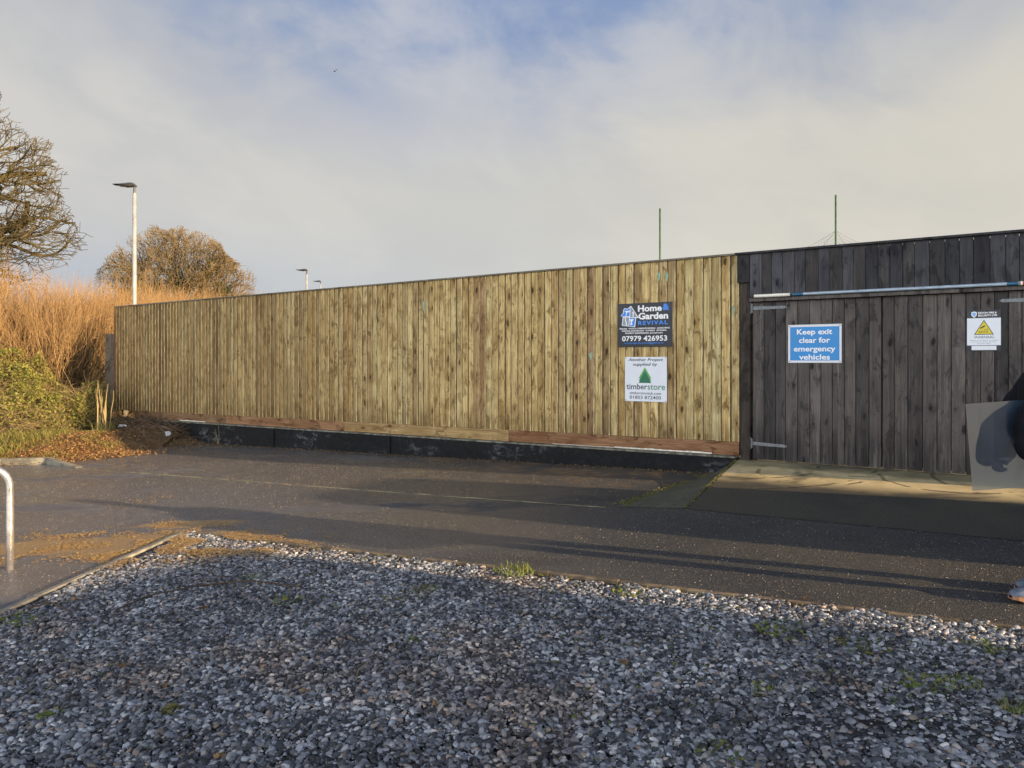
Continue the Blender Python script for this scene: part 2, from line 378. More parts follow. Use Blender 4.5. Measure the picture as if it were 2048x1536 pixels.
M['white'] = plain('white sign sheet', (.74, .78, .84), .35, .04, 3.)
M['white_border'] = plain('white painted metal border', (.70, .72, .76), .4, .06, 3.)
M['blue'] = plain('sign blue', (.022, .25, .62), .4, .06, 3.)
M['navy'] = plain('near black navy sign sheet', (.008, .011, .02), .35, .15, 3.)
M['logo_blue'] = plain('bright logo blue', (.04, .24, .78), .4, .05)
M['logo_grey'] = plain('logo grey', (.26, .30, .34), .4, .1)
M['letter_white'] = plain('white lettering', (.85, .86, .88), .4, .03)
M['letter_dark'] = plain('charcoal lettering', (.03, .03, .035), .5, .05)
M['store_green'] = plain('store lettering green', (.09, .24, .13), .4, .05)
M['tri1'] = plain('lime tree shape', (.16, .42, .10), .4, .05)
M['tri2'] = plain('mid green tree shape', (.05, .28, .08), .4, .05)
M['tri3'] = plain('deep green tree shape', (.012, .15, .07), .4, .05)
M['yellow'] = plain('warning yellow', (.72, .58, .02), .4, .05)
M['shield'] = plain('shield light blue', (.20, .42, .75), .4, .05)
M['pole_white'] = plain('white pole section', (.80, .77, .68), .4, .1)
M['pole_blue'] = plain('teal blue pole section', (.02, .12, .22), .4, .15)
M['pole_silver'] = plain('silver grey pole section', (.34, .42, .50), .35, .15, metal=.2)
M['kerb'] = plain('weathered kerb concrete', (.20, .185, .14), .85, .45, 6., bump=.5)
M['edging'] = plain('timber edging', (.17, .13, .085), .85, .5, 9., bump=.5)
M['edging_pale'] = plain('pale concrete edging', (.22, .215, .19), .85, .35, 9., bump=.4)
M['joint'] = plain('yellowed joint strip', (.26, .23, .13), .85, .5, 3.)
M['plastic'] = plain('white plastic scrap', (.5, .51, .53), .5, .2)
M['graf'] = plain('turquoise chalk paint', (.28, .42, .30), .8, .3, 30.)
M['bird'] = plain('dark feathers', (.02, .02, .022), .7, .2)
M['rope'] = plain('grey netting', (.16, .16, .15), .8, .2)

# ------------------------------------------------------------------ ground
mb = MB()
xs = [-400, -60, -20, 16, 60, 400]; ys = [-200, -20, 0, 10, 20, 40, 80, 160, 500]
P = [[(x, y, gz(x) - .03) for x in xs] for y in ys]
for j in range(len(ys) - 1):
    for i in range(len(xs) - 1): mb.poly([P[j][i], P[j][i + 1], P[j + 1][i + 1], P[j + 1][i]])
mb.build('ground', M['field'], kind='structure')
def sheet(name, pts, dz, mat, kind='structure'):
    mb = MB(); mb.poly([(p[0], p[1], gz(p[0]) + dz) for p in pts]); return mb.build(name, mat, kind=kind)
def fl(x, y):  # fence-local ground position in world
    p = FM @ Vector((x, y, 0)); return p
wl = fl(-16.5, -.05); wr = fl(16, -.05)
sheet('asphalt_yard', [(-19.5, 13.6), (-19.5, -3), (15.6, -3), fl(15.5, -.05), fl(0, -.05), fl(-14.5, -.05), (-7.9, 14.2)], 0, M['asphalt'])
KC = G(374, 1066); KR = G(2048, 1263); dk = (KR - KC).normalized(); KE = KC + dk * 12
EL0 = G(0, 1232); de = (EL0 - KC).normalized(); EE = KC + de * 9
gpoly = [KC, KE, Vector((KE.x, -1.5, 0)), Vector((EE.x, -1.5, 0)), EE]
sheet('gravel_bed', [gpoly[4], gpoly[3], gpoly[2], gpoly[1], gpoly[0]], .004, M['gravelbed'])

# edging strips (flush, a little proud of the asphalt)
def strip(mb, a, b, w, z0, z1, jit=.0, n=1):
    a = Vector(a); b = Vector(b); d = (b - a); d.z = 0; d.normalize(); q = Vector((-d.y, d.x, 0)) * w / 2
    pr = None
    for i in range(n):
        p0 = a.lerp(b, i / n); p1 = a.lerp(b, (i + 1) / n - .0008)
        j = rnd.uniform(-jit, jit)
        def L(p, z): return Vector((p.x, p.y, gz(p.x) + z))
        mb.hexa([L(p0 - q, z0), L(p1 - q, z0), L(p1 + q, z0), L(p0 + q, z0), L(p0 - q, z1 + j), L(p1 - q, z1 + j), L(p1 + q, z1 + j), L(p0 + q, z1 + j)])
mb = MB(); strip(mb, KC, KE, .045, -.05, .022, .004, 8); mb.build('edging_kerb', M['edging'], kind='structure', bevel=.004)
mb = MB(); strip(mb, KC + Vector((-.03, -.04, 0)), EE, .05, -.05, .026, .003, 9); mb.build('edging_kerb', M['edging_pale'], kind='structure', bevel=.004)
mb = MB()
J = [G(164, 938), G(294, 947), G(700, 978), G(1213, 1015)]
for a, b in zip(J, J[1:]): strip(mb, a, b, .03, -.01, .0035, .0015, 14)
mb.build('asphalt_joint_line', M['joint'], kind='structure')

# ramp
mb = MB()
gzl = EZ - 1.285
def W(x, y, z): p = FM @ Vector((x, y, 0)); return Vector((p.x, p.y, z))
F1 = G(1372, 1018); F2 = G(2048, 1083); fdir = (F2 - F1).normalized(); F3 = F1 + fdir * 9
F1.z += .005; F2.z += .005; F3.z = gz(F3.x) + .005
T1 = W(.28, -.13, gzl - .006); T2 = W(3.1, -.13, gzl - .004); T3 = W(8.6, -.13, max(gzl, gz(9) + .03))
B1 = W(.28, .6, gzl - .006); B2 = W(3.1, .6, gzl - .004); B3 = W(8.6, .6, T3.z)
WC = W(-.02, -.14, gz(2.6) + .01); WF = G(1232, 1014); WF.z += .005
n = 10
def lerpg(a, b, c, d, nu, nv, mb):
    for i in range(nu):
        for j in range(nv):
            def q(s, t):
                p = a.lerp(b, s).lerp(d.lerp(c, s), t)
                lift = .02 * math.sin(PI * t) if False else 0
                return p
            mb.poly([q(i / nu, j / nv), q((i + 1) / nu, j / nv), q((i + 1) / nu, (j + 1) / nv), q(i / nu, (j + 1) / nv)])
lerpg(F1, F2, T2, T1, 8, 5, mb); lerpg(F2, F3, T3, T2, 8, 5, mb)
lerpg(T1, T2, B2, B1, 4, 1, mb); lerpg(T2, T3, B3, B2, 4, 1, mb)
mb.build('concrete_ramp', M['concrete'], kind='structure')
M['wedge'] = soil('mossy dark ramp side', (.075, .08, .062), (.12, .12, .09), (.045, .05, .035))
mb = MB(); A4 = F1 - fdir * .03; B4 = T1 - Vector((.03, 0, .01))
lerpg(WF, A4, B4, WC, 3, 6, mb); mb.build('ramp_side', M['wedge'], kind='structure')

# ------------------------------------------------------------------ fence (built in the frame of the fence line)
FL = -15.45
fence = empty('timber_fence', mat=FM, label='long pale feather-edge timber fence standing on a low black wall', cat='fence')
mb = MB(); r = random.Random(3); x = .27; k = 0; g = r.random()
boards = []
while x > FL:
    w = .125 + r.uniform(-.006, .006)
    if k % r.choice((4, 5, 6)) == 0: g = r.random()
    boards.append((x - w, x, r.random(), g)); x -= w; k += 1
edges = MB()
for (x0, x1, bid, g) in boards:
    zt = ZT(x1) - .035; zb = ZB(x1) + .004 + r.uniform(-.004, .004)
    tk = .020 + r.uniform(-.003, .003); tn = .006; ov = .016
    lean = r.uniform(-.0025, .0025); warp = r.uniform(-.003, .003)
    a0, a1 = x0 - ov, x1 - r.choice((0, 0, 0, .002, .004))
    yb = -.002
    # front face wedge: thick on the right
    P = [(a0 + lean, yb - tn, zb), (a1 + lean, yb - tk - .003, zb), (a1 + lean, yb, zb), (a0 + lean, yb, zb),
         (a0 - lean, yb - tn + warp * .2, zt), (a1 - lean, yb - tk - .003 + warp, zt), (a1 - lean, yb, zt), (a0 - lean, yb, zt)]
    P[0] = (P[0][0], yb - tn - .003, zb)
    n0 = len(mb.f)
    mb.hexa(P, 0, bid, g)
    mb.m[n0 + 3] = 1                                        # right-hand sawn edge
    gw = r.uniform(.006, .022); ew = r.choice((.0005, .003, .006, .009)); ew2 = r.choice((.0005, .002, .006, .008))                              # dark strip painted as the shade beside the neighbour's edge
    yg = yb - tn - .0035
    mb.poly([(a1 + lean - ew, yb - tk - .0038, zb), (a1 + lean, yb - tk - .0038, zb), (a1 - lean, yb - tk - .0038 + warp, zt), (a1 - lean - ew2, yb - tk - .0038 + warp * .95, zt)], 1, bid, g)
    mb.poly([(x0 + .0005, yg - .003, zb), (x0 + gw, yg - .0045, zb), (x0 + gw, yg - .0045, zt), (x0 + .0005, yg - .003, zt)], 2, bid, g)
mb.build('feather_edge_boards', [M['fence'], M['fence_edge'], M['fence_lap_shade']], fence, attrs=True)
for (a, b) in ((-3.42, .268), (-7.18, -3.424), (-10.85, -7.184), (-14.5, -10.854)):
    mb = MB(); bid = r.random(); bid = {-3.42: .05, -7.18: .75, -10.85: .2, -14.5: .98}[a]
    mb.hexa([(a, -.032, ZK(a)), (b, -.032, ZK(b)), (b, .01, ZK(b)), (a, .01, ZK(a)), (a, -.028, ZB(a)), (b, -.028, ZB(b)), (b, .01, ZB(b)), (a, .01, ZB(a))], 0, bid, {-3.42: .1, -7.18: .6, -10.85: .15, -14.5: .9}[a])
    mb.build('gravel_board', M['kick'], fence, attrs=True, bevel=.003)
for (a, b) in ((-3.9, .30), (-7.7, -3.903), (-11.6, -7.703), (FL, -11.603)):
    mb = MB()
    mb.hexa([(a, -.045, ZT(a) - .035), (b, -.045, ZT(b) - .035), (b, .03, ZT(b) - .035), (a, .03, ZT(a) - .035), (a, -.045, ZT(a) - .012), (b, -.045, ZT(b) - .012), (b, .03, ZT(b)), (a, .03, ZT(a))], 0, r.random(), r.random())
    mb.build('capping_rail', M['cap'], fence, attrs=True)
mb = MB(); mb.box(.15, .30, .002, .03, ZK(0), ZT(0) - .05, 0, .3, .3); mb.build('end_batten', M['postwood'], fence, attrs=True)
for z in (.75, 1.7, 2.75):
    mb = MB(); mb.box(FL + .05, .24, .002, .05, z, z + .08, 0, .4, .3); mb.build('arris_rail', M['cap'], fence, attrs=True)
for i in range(6):
    x = -.12 - i * 3.02
    mb = MB(); mb.box(x - .05, x + .05, .052, .15, -.3 + gz(0), ZT(x) - .04, 0, r.random(), .3); mb.build('post', M['greypost'], fence, attrs=True)
# chalk marks
for (px, py, w, h) in ((1318, 553, .045, .13), (1334, 553, .04, .14), (1467, 621, .03, .14), (848, 612, .045, .2), (1182, 712, .05, .12)):
    p = F(px, py, -.028)
    pts = [(p.x + w * .5 * math.cos(t) * (1 + .3 * math.sin(3 * t)), -.0285, p.z + h * .5 * math.sin(t) * (1 + .2 * math.cos(5 * t))) for t in [2 * PI * i / 14 for i in range(14)]]
    mb = MB(); mb.poly(pts); mb.build('chalk_mark', M['graf'], fence)

wall = empty('black_wall', mat=FM, label='low black painted wall with mossy ledge under the pale fence', cat='wall')
mb = MB(); xx = [FL + .3 + i * (.24 - FL - .3) / 40 for i in range(41)]
for a, b in zip(xx, xx[1:]):
    wa = -.115 + .012 * mnoise.noise(Vector((a * 1.3, 0, 0))); wb = -.115 + .012 * mnoise.noise(Vector((b * 1.3, 0, 0)))
    mb.raw([(a, wa - .01, -.8), (b, wb - .01, -.8), (b, wb, ZK(b) - .028), (a, wa, ZK(a) - .028), (b, .1, ZK(b) - .028), (a, .1, ZK(a) - .028)], [(0, 1, 2, 3), (3, 2, 4, 5)])
mb.raw([(xx[-1], -.125, -.8), (xx[-1], .1, -.8), (xx[-1], .1, ZK(0) - .028), (xx[-1], -.115, ZK(0) - .028)], [(0, 1, 2, 3)])
mb.build('render_face', M['wall'], wall)
mb = MB()
for a, b in zip(xx, xx[1:]):
    ja = .006 * mnoise.noise(Vector((a * 3, 5, 0))); jb = .006 * mnoise.noise(Vector((b * 3, 5, 0)))
    mb.hexa([(a, -.122 + ja, ZK(a) - .027), (b, -.122 + jb, ZK(b) - .027), (b, .09, ZK(b) - .027), (a, .09, ZK(a) - .027), (a, -.120 + ja, ZK(a) - .006 + ja * .5), (b, -.120 + jb, ZK(b) - .006 + jb * .5), (b, .09, ZK(b) - .003), (a, .09, ZK(a) - .003)])
mb.build('ledge', M['ledge'], wall)
mb = MB()  # white strips along the foot of the gravel boards
for (a, b, w) in ((-1.55, -.10, .030), (-2.6, -1.55, .012), (-12.6, -11.6, .03)):
    N_ = 12
    for i in range(N_):
        s, e = a + (b - a) * i / N_, a + (b - a) * (i + 1) / N_
        ww = w * (.6 + .5 * abs(mnoise.noise(Vector((s * 5, 2, 0)))))
        mb.poly([(s, -.034, ZK(s) + .001), (e, -.034, ZK(e) + .001), (e, -.034, ZK(e) + ww), (s, -.034, ZK(s) + ww)])
mb.build('pale_streak', M['pale_line'], wall)
mb = MB()
for px in (546, 778):
    p = F(px, 900, -.13); mb.box(p.x - .035, p.x + .035, -.15, -.10, -.6, ZK(p.x) - .03)
mb.build('buttress', M['wall'], wall)

# ------------------------------------------------------------------ gate
GR = 3.66
gate = empty('timber_gate', mat=FM, label='dark weathered double timber gate with tall fascia above a beam', cat='gate')
def vboards(x0, x1, zb, zt, y, wid, seed, gap=.006, th=.022, mat='gate', jit=.002):
    r = random.Random(seed); mb = MB(); x = x0; g = r.random(); i = 0
    while x < x1 - .02:
        w = min(wid * r.uniform(.88, 1.12), x1 - x)
        if x1 - (x + w) < wid * .4: w = x1 - x
        if i % 3 == 0: g = r.random()
        j = r.uniform(-jit, jit); zz = zb + r.uniform(-.004, .004)
        c = .004
        a, b = x, x + w - gap; yf = y - th + j
        # chamfered front
        mb.raw([(a, y, zz), (a, yf + c, zz), (a + c, yf, zz), (b - c, yf, zz), (b, yf + c, zz), (b, y, zz),
                (a, y, zt), (a, yf + c, zt), (a + c, yf, zt), (b - c, yf, zt), (b, yf + c, zt), (b, y, zt)],
               [(0, 1, 7, 6), (1, 2, 8, 7), (2, 3, 9, 8), (3, 4, 10, 9), (4, 5, 11, 10), (5, 0, 6, 11), (5, 4, 3, 2, 1, 0), (6, 7, 8, 9, 10, 11)], 0, r.random(), g)
        x += w; i += 1
    return mb
zrail = EZ + .815
xj = F(1765, 850).x
vboards(.445, xj - .006, gzl + .012, zrail - .055, 0, .138, 21).build('leaf', M['gate'], gate, attrs=True)
leafs = [o for o in COL.objects if o.parent == gate]
lf2 = vboards(xj + .004, GR - .144, gzl + .012, zrail - .055, 0, .138, 22).build('leaf', M['gate'], gate, attrs=True)
lf1 = leafs[0]
def bar(lf, x0, x1, y0, y1, z0, z1, name, mat, bid=.4):
    mb = MB(); mb.box(x0, x1, y0, y1, z0, z1, 0, bid, .5); return mb.build(name, mat, lf, attrs=True)
for lf, a, b in ((lf1, .46, xj - .02), (lf2, xj + .02, GR - .18)):
    for z in (.5, 1.2, 2.1): bar(lf, a, b, .002, .05, z, z + .1, 'ledger', M['gate'])
mb = MB(); mb.box(xj - .06, xj + .06, .052, .075, gzl + .02, zrail - .06, 0, .5, .5); mb.build('stop_batten', M['postwood'], gate, attrs=True)
mb = MB(); mb.box(.46, GR - .15, .052, .06, zrail - .12, zrail - .048, 0, .5, .5); mb.build('stop_batten', M['postwood'], gate, attrs=True)
mb = MB(); mb.box(GR - .2, GR + .11, .0812, .1, gzl + .02, ZT(0) - .06, 0, .5, .5); mb.build('stop_batten', M['postwood'], gate, attrs=True)
mb = MB(); mb.box(.44, GR - .2, .076, .082, gzl + .03, ZT(0) - .06, 0, .5, .5); mb.build('back_sheet', M['postwood'], gate, attrs=True)
def hinge(lf, x, z, s=1, tilt=0.):
    mb = MB()
    L = .43; h = .022
    pts = [(0, -h), (L - .03, -h * .8), (L, 0), (L - .03, h * .8), (0, h)]
    t = .006
    fr = [Vector((x + s * a, -.0245 - t, z + b + tilt * a)) for a, b in pts]; bk = [p + Vector((0, t, 0)) for p in fr]
    n = len(fr); mb.raw(fr + bk, [tuple(range(n)), tuple(reversed(range(n, 2 * n)))] + [(i, (i + 1) % n, n + (i + 1) % n, n + i) for i in range(n)])
    mb.box(x - s * .045 - .02, x - s * .045 + .02, -.034, -.0245, z - .075, z + .075)
    mb.tube([(x - s * .015, -.036, z - .06), (x - s * .015, -.036, z + .06)], .011, 10)
    for q in (.08, .2, .33, .40): mb.tube([(x + s * q, -.030, z + tilt * q), (x + s * q, -.036, z + tilt * q)], .009, 8)
    return mb.build('hinge', M['hinge'], lf)
h1 = F(1503, 617); h2 = F(1503, 886)
hinge(lf1, h1.x + .03, h1.z, 1, .0); hinge(lf1, h2.x + .03, h2.z, 1, -.03)
h3 = F(1998, 602); hinge(lf2, h3.x + .43, h3.z, -1); hinge(lf2, h3.x + .43, h2.z, -1)
mb = MB(); mb.box(.30, .48, .03, .08, gzl - .3, ZT(0) - .08, 0, .3, .2); mb.build('stop_batten', M['postwood'], gate, attrs=True)
mb = MB(); mb.box(.292, .415, -.06, .028, gzl - .3, ZT(0) - .32, 0, .3, .2); mb.build('post', M['postwood'], gate, attrs=True, bevel=.004)
mb = MB(); mb.box(GR - .14, GR, -.06, .08, gzl - .3, ZT(0) - .32, 0, .7, .2); mb.build('post', M['postwood'], gate, attrs=True, bevel=.004)
fb = vboards(.425, GR + .1, zrail, ZT(0) - .045, -.06, .138, 25, mat='fascia', gap=.004)
fb.build('fascia_boards', M['fascia'], gate, attrs=True)
mb = MB(); mb.box(.262, .422, -.095, -.062, ZT(0) - .41, ZT(0) - .045, 0, .8, .2); mb.build('fascia_end_board', M['fascia'], gate, attrs=True, bevel=.004)
mb = MB(); mb.box(.418, GR, -.085, .04, zrail - .048, zrail - .004, 0, .3, .2); mb.build('beam', M['gate'], gate, attrs=True, bevel=.003)
mb = MB(); mb.hexa([(.24, -.12, ZT(0) - .043), (GR + .1, -.12, ZT(0) - .043), (GR + .1, .04, ZT(0) - .043), (.24, .04, ZT(0) - .043), (.24, -.12, ZT(0) - .018), (GR + .1, -.12, ZT(0) - .018), (GR + .1, .04, ZT(0)), (.24, .04, ZT(0))], 0, .2, .6)
mb.build('capping_rail', M['fascia'], gate, attrs=True)
# the fence carries on beyond the gate
ext = empty('dark_timber_fence', mat=FM, label='dark timber fence carrying on beyond the right-hand gate post', cat='fence')
vboards(GR + .105, 8.25, gzl + .1, ZT(0) - .045, 0, .14, 31).build('boards', M['gate'], ext, attrs=True)
mb = MB(); mb.box(GR + .105, 8.25, -.03, .05, ZT(0) - .043, ZT(0), 0, .2, .6); mb.build('capping_rail', M['fascia'], ext, attrs=True)
for x in (5.8, 8.17): mb = MB(); mb.box(x - .05, x + .05, .003, .1, 0, ZT(0) - .05, 0, .2, .6); mb.build('post', M['postwood'], ext, attrs=True)

# marker pole on the beam
pole = empty('marker_pole', mat=FM, label='long white, blue and silver pole lying along the gate beam', cat='pole')
def pz(px, py): return F(px, py, -.12)
secs = [(1508, 1580, 'pole_white'), (1584, 1606, 'pole_blue'), (1606, 1716, 'pole_silver'), (1716, 1878, 'pole_silver'), (1878, 2014, 'pole_silver'), (2014, 2037, 'pole_blue'), (2037.5, 2039, 'pole_white'), (2041, 2046, 'pole_white'), (2046, 2056, 'red')]
zz0 = zrail + .019
for a, b, m in secs:
    pa, pb = pz(a, 597), pz(b, 597)
    mb = MB(); rr = .021 if m == 'pole_white' else .019
    if b - a < 6: rr = .024
    mb.tube([(pa.x, -.108, zz0), (pb.x - .002, -.108, zz0)], rr, 12); mb.build('pole_section', M[m], pole, smooth=False)
mb = MB(); a = pz(1580, 597).x; b = pz(2056, 597).x; mb.tube([(a, -.108, zz0), (b, -.108, zz0)], .012, 8); mb.build('pole_core', M['lamp_head'], pole)

# ------------------------------------------------------------------ signs
def text2d(s, w=None, h=None, raw=False, bold=0., shear=0., spacing=1.):
    cu = bpy.data.curves.new('t', 'FONT'); cu.body = s; cu.size = 1; cu.shear = shear; cu.space_character = spacing; cu.offset = bold; cu.resolution_u = 3
    cu.fill_mode = 'FRONT' if hasattr(cu, 'fill_mode') else cu.fill_mode
    o = bpy.data.objects.new('t', cu); COL.objects.link(o)
    dg = bpy.context.evaluated_depsgraph_get(); me = bpy.data.meshes.new_from_object(o.evaluated_get(dg))
    vs = [v.co.copy() for v in me.vertices]; fs = [tuple(p.vertices) for p in me.polygons]
    bpy.data.objects.remove(o); bpy.data.curves.remove(cu); bpy.data.meshes.remove(me)
    if raw: return [(v.x, v.y) for v in vs], fs
    x0 = min(v.x for v in vs); x1 = max(v.x for v in vs); y0 = min(v.y for v in vs); y1 = max(v.y for v in vs)
    sx = w / (x1 - x0) if w else None; sy = h / (y1 - y0) if h else None
    sx = sx or sy; sy = sy or sx
    return [((v.x - (x0 + x1) / 2) * sx, (v.y - (y0 + y1) / 2) * sy) for v in vs], fs
def cap_text(mb, s, z, w, cap, y=-.005, m=0, **kw):
    vs, fs = text2d(s, None, None, raw=True, **kw); x0 = min(v[0] for v in vs); x1 = max(v[0] for v in vs); sx = w / (x1 - x0); sy = cap / .72
    mb.raw([((a - (x0 + x1) / 2) * sx, y, z + b * sy) for a, b in vs], fs, m)
def put_text(mb, s, x, z, w=None, h=None, y=-.0045, m=0, **kw):
    vs, fs = text2d(s, w, h, **kw); mb.raw([(x + a, y, z + b) for a, b in vs], fs, m)
def flat(mb, pts, y, m=0): mb.poly([(a, y, b) for a, b in pts], m)
def sign(name, x0, x1, z0, z1, yoff, label, cat, sheetm):
    cx, cz = (x0 + x1) / 2, (z0 + z1) / 2
    o = empty(name, mat=FM @ Matrix.Translation((cx, yoff, cz)), label=label, cat=cat)
    w, h = (x1 - x0) / 2, (z1 - z0) / 2
    mb = MB(); mb.box(-w, w, -.003, 0, -h, h); mb.build('panel', sheetm, o)
    return o, w, h
def screws(o, w, h, ins=.02):
    for sx in (-1, 1):
        for sz in (-1, 1):
            mb = MB(); mb.tube([(sx * (w - ins), -.003, sz * (h - ins)), (sx * (w - ins), -.007, sz * (h - ins))], .006, 8); mb.build('screw', M['lamp_head'], o)

a = F(1236, 609, -.03); b = F(1344.6, 692.5, -.03); a2 = F(1236, 695, -.03)
o, w, h = sign('contractor_sign', a.x, b.x, (b.z + a2.z) / 2, (F(1236, 609, -.03).z + F(1344.6, 602.3, -.03).z) / 2, -.03,
               'black contractor sign with house logo, upper of the two on the pale fence', 'sign', M['navy'])
W2, H2 = 2 * w, 2 * h
def q(px, py): return ((px - 250) / 762 * W2 - w, h - (py - 45) / 610 * H2)     # crop pixels of the sign
mb = MB(); 
x, z = q(705, 122); put_text(mb, 'Home', x, z, w=W2 * .435, h=H2 * .145, bold=.035)
x, z = q(752, 228); put_text(mb, 'Garden', x, z, w=W2 * .54, h=H2 * .155, bold=.035)
x, z = q(628, 398); put_text(mb, 'FENCING   WOOD & COMPOSITE DECKING   LANDSCAPING', x, z, w=W2 * .92, h=H2 * .034, bold=.03)
x, z = q(622, 430); put_text(mb, 'PAINTING & DECORATING   FLOORING   DRYLINING', x, z, w=W2 * .82, h=H2 * .034, bold=.03)
x, z = q(620, 462); put_text(mb, 'PROPERTY MAINTENANCE  and much more', x, z, w=W2 * .69, h=H2 * .036, bold=.03)
x, z = q(628, 537); put_text(mb, '07979 426953', x, z, w=W2 * .83, h=H2 * .125, bold=.02)
x, z = q(928, 112); put_text(mb, '&', x, z, w=W2 * .12, h=H2 * .15, m=1, bold=.05)
x, z = q(748, 322); put_text(mb, 'REVIVAL', x, z, w=W2 * .54, h=H2 * .092, m=1, bold=.035, spacing=1.25)
x, z = q(622, 602); put_text(mb, 'homeandgardenrevival@gmx.co.uk', x, z, w=W2 * .73, h=H2 * .05, m=1, bold=.01)
mb.build('lettering', [M['letter_white'], M['logo_blue']], o)
mb = MB()
outl = [(290, 215), (325, 175), (330, 130), (352, 105), (385, 118), (442, 78), (552, 250), (515, 250), (498, 378), (308, 352), (322, 225)]
flat(mb, [q(*p) for p in reversed(outl)], -.0040, 0)
flat(mb, [q(*p) for p in reversed([(300, 210), (332, 180), (340, 135), (354, 114), (384, 128), (426, 100), (418, 224), (330, 224)])], -.0047, 1)
flat(mb, [q(*p) for p in reversed([(434, 98), (442, 92), (532, 240), (428, 238)])], -.0047, 2)
flat(mb, [q(*p) for p in reversed([(332, 236), (416, 240), (404, 358), (318, 344)])], -.0047, 2)
flat(mb, [q(*p) for p in reversed([(426, 246), (504, 250), (488, 368), (412, 360)])], -.0047, 1)
flat(mb, [q(*p) for p in reversed([(345, 150), (420, 145), (420, 162), (385, 172), (372, 222), (362, 222), (372, 170)])], -.0053, 0)
flat(mb, [q(*p) for p in reversed([(422, 268), (480, 262), (470, 290), (455, 300), (462, 345), (425, 345), (440, 310)])], -.0053, 0)
flat(mb, [q(*p) for p in reversed([(350, 240), (362, 240), (388, 350), (372, 350)])], -.0053, 0)
flat(mb, [q(*p) for p in reversed([(452, 165), (480, 165), (476, 236), (466, 236), (464, 175)])], -.0053, 0)
mb.build('logo', [M['letter_white'], M['logo_blue'], M['logo_grey']], o)
screws(o, w, h, .015)

a = F(1250.2, 714, -.03); b = F(1334, 804.5, -.03)
o, w, h = sign('supplier_sign', a.x, b.x, b.z, a.z, -.03, 'square white timber supplier sign with green tree logo, below the black one', 'sign', M['white'])
W2, H2 = 2 * w, 2 * h
def q(px, py): return ((px - 350) / 588 * W2 - w, h - (py - 797) / 635 * H2)
mb = MB()
x, z = q(642, 842); put_text(mb, 'Another Project', x, z, w=W2 * .83, h=H2 * .088, bold=.015, shear=.22)
x, z = q(638, 908); put_text(mb, 'supplied by', x, z, w=W2 * .59, h=H2 * .088, bold=.015, shear=.22)
x, z = q(520, 1220); put_text(mb, 'timber', x, z, w=W2 * .50, h=H2 * .13, bold=.012)
x, z = q(793, 1226); put_text(mb, 'store', x, z, w=W2 * .41, h=H2 * .115, bold=.012, m=1)
x, z = q(638, 1312); put_text(mb, 'timberstoreuk.com', x, z, w=W2 * .75, h=H2 * .062, bold=.005)
x, z = q(638, 1374); put_text(mb, '01803 872400', x, z, w=W2 * .75, h=H2 * .075, bold=.005)
mb.build('lettering', [M['letter_dark'], M['store_green']], o)
mb = MB()
for i, (t, bt, hw) in enumerate(((948, 1102, 90), (978, 1136, 88), (1010, 1168, 90))):
    c = 635; flat(mb, [q(c - hw, bt), q(c + hw, bt), q(c + 3, t), q(c - 3, t)], -.0040 - .0006 * i, i)
mb.build('tree_emblem', [M['tri1'], M['tri2'], M['tri3']], o)
screws(o, w, h, .015)

a = F(1576.3, 649.5, -.03); b = F(1683.3, 725.6, -.03); t_ = F(1683.3, 647.4, -.03)
o, w, h = sign('exit_sign', a.x, b.x, b.z, t_.z, -.028, 'blue sign asking to keep the exit clear, screwed to the left gate leaf', 'sign', M['white_border'])
W2, H2 = 2 * w, 2 * h
mb = MB(); flat(mb, [(-w * .92, -h * .88), (w * .92, -h * .88), (w * .92, h * .88), (-w * .92, h * .88)], -.0038); mb.build('blue_field', M['blue'], o)
mb = MB()
for s, y_, wd in (('Keep exit', .255, .66), ('clear for', .475, .58), ('emergency', .70, .78), ('vehicles', .915, .58)):
    cap_text(mb, s, h - H2 * y_, W2 * wd, H2 * .14, bold=.022)
mb.build('lettering', M['letter_white'], o); screws(o, w, h, .018)

a = F(1933.7, 621.3, -.03); b = F(2001.6, 701.2, -.03)
o, w, h = sign('camera_warning_sign', a.x, b.x, b.z, a.z, -.028, 'black and white camera warning sign with yellow triangle on the gate', 'sign', M['navy'])
W2, H2 = 2 * w, 2 * h
def q(px, py): return ((px - 708) / 652 * W2 - w, h - (py - 590) / 768 * H2)
mb = MB(); flat(mb, [q(712, 1255), q(1362, 1255), q(1362, 740), q(712, 740)], -.0038); flat(mb, [q(800, 1345), q(1278, 1345), q(1278, 1265), q(800, 1265)], -.0038); mb.build('white_field', M['white'], o)
mb = MB(); flat(mb, [q(848, 1054), q(1230, 1054), q(1040, 772)], -.0046, 0); flat(mb, [q(874, 1040), q(1204, 1040), q(1040, 798)], -.0052, 1)
flat(mb, [q(962, 925), q(975, 945), q(1066, 900), q(1052, 876)], -.0058, 0)
flat(mb, [q(1045, 955), q(1118, 955), q(1118, 962), q(1045, 962)], -.0058, 0); flat(mb, [q(1110, 935), q(1118, 935), q(1118, 965), q(1110, 965)], -.0059, 0)
mb.build('warning_triangle', [M['letter_dark'], M['yellow']], o)
mb = MB()
x, z = q(1030, 1003); put_text(mb, 'CCTV', x, z, w=W2 * .29, h=H2 * .055, y=-.006, m=0, bold=.02)
x, z = q(1040, 1100); put_text(mb, 'WARNING', x, z, w=W2 * .58, h=H2 * .062, m=0)
x, z = q(1040, 1162); put_text(mb, 'Images are recorded for the purpose', x, z, w=W2 * .86, h=H2 * .024, m=0)
x, z = q(1040, 1192); put_text(mb, 'of crime prevention, detection', x, z, w=W2 * .70, h=H2 * .024, m=0)
x, z = q(1035, 1223); put_text(mb, 'and public safety.', x, z, w=W2 * .40, h=H2 * .024, m=0)
x, z = q(1105, 642); put_text(mb, 'DEVON FIRE &', x, z, w=W2 * .55, h=H2 * .045, m=1, bold=.03)
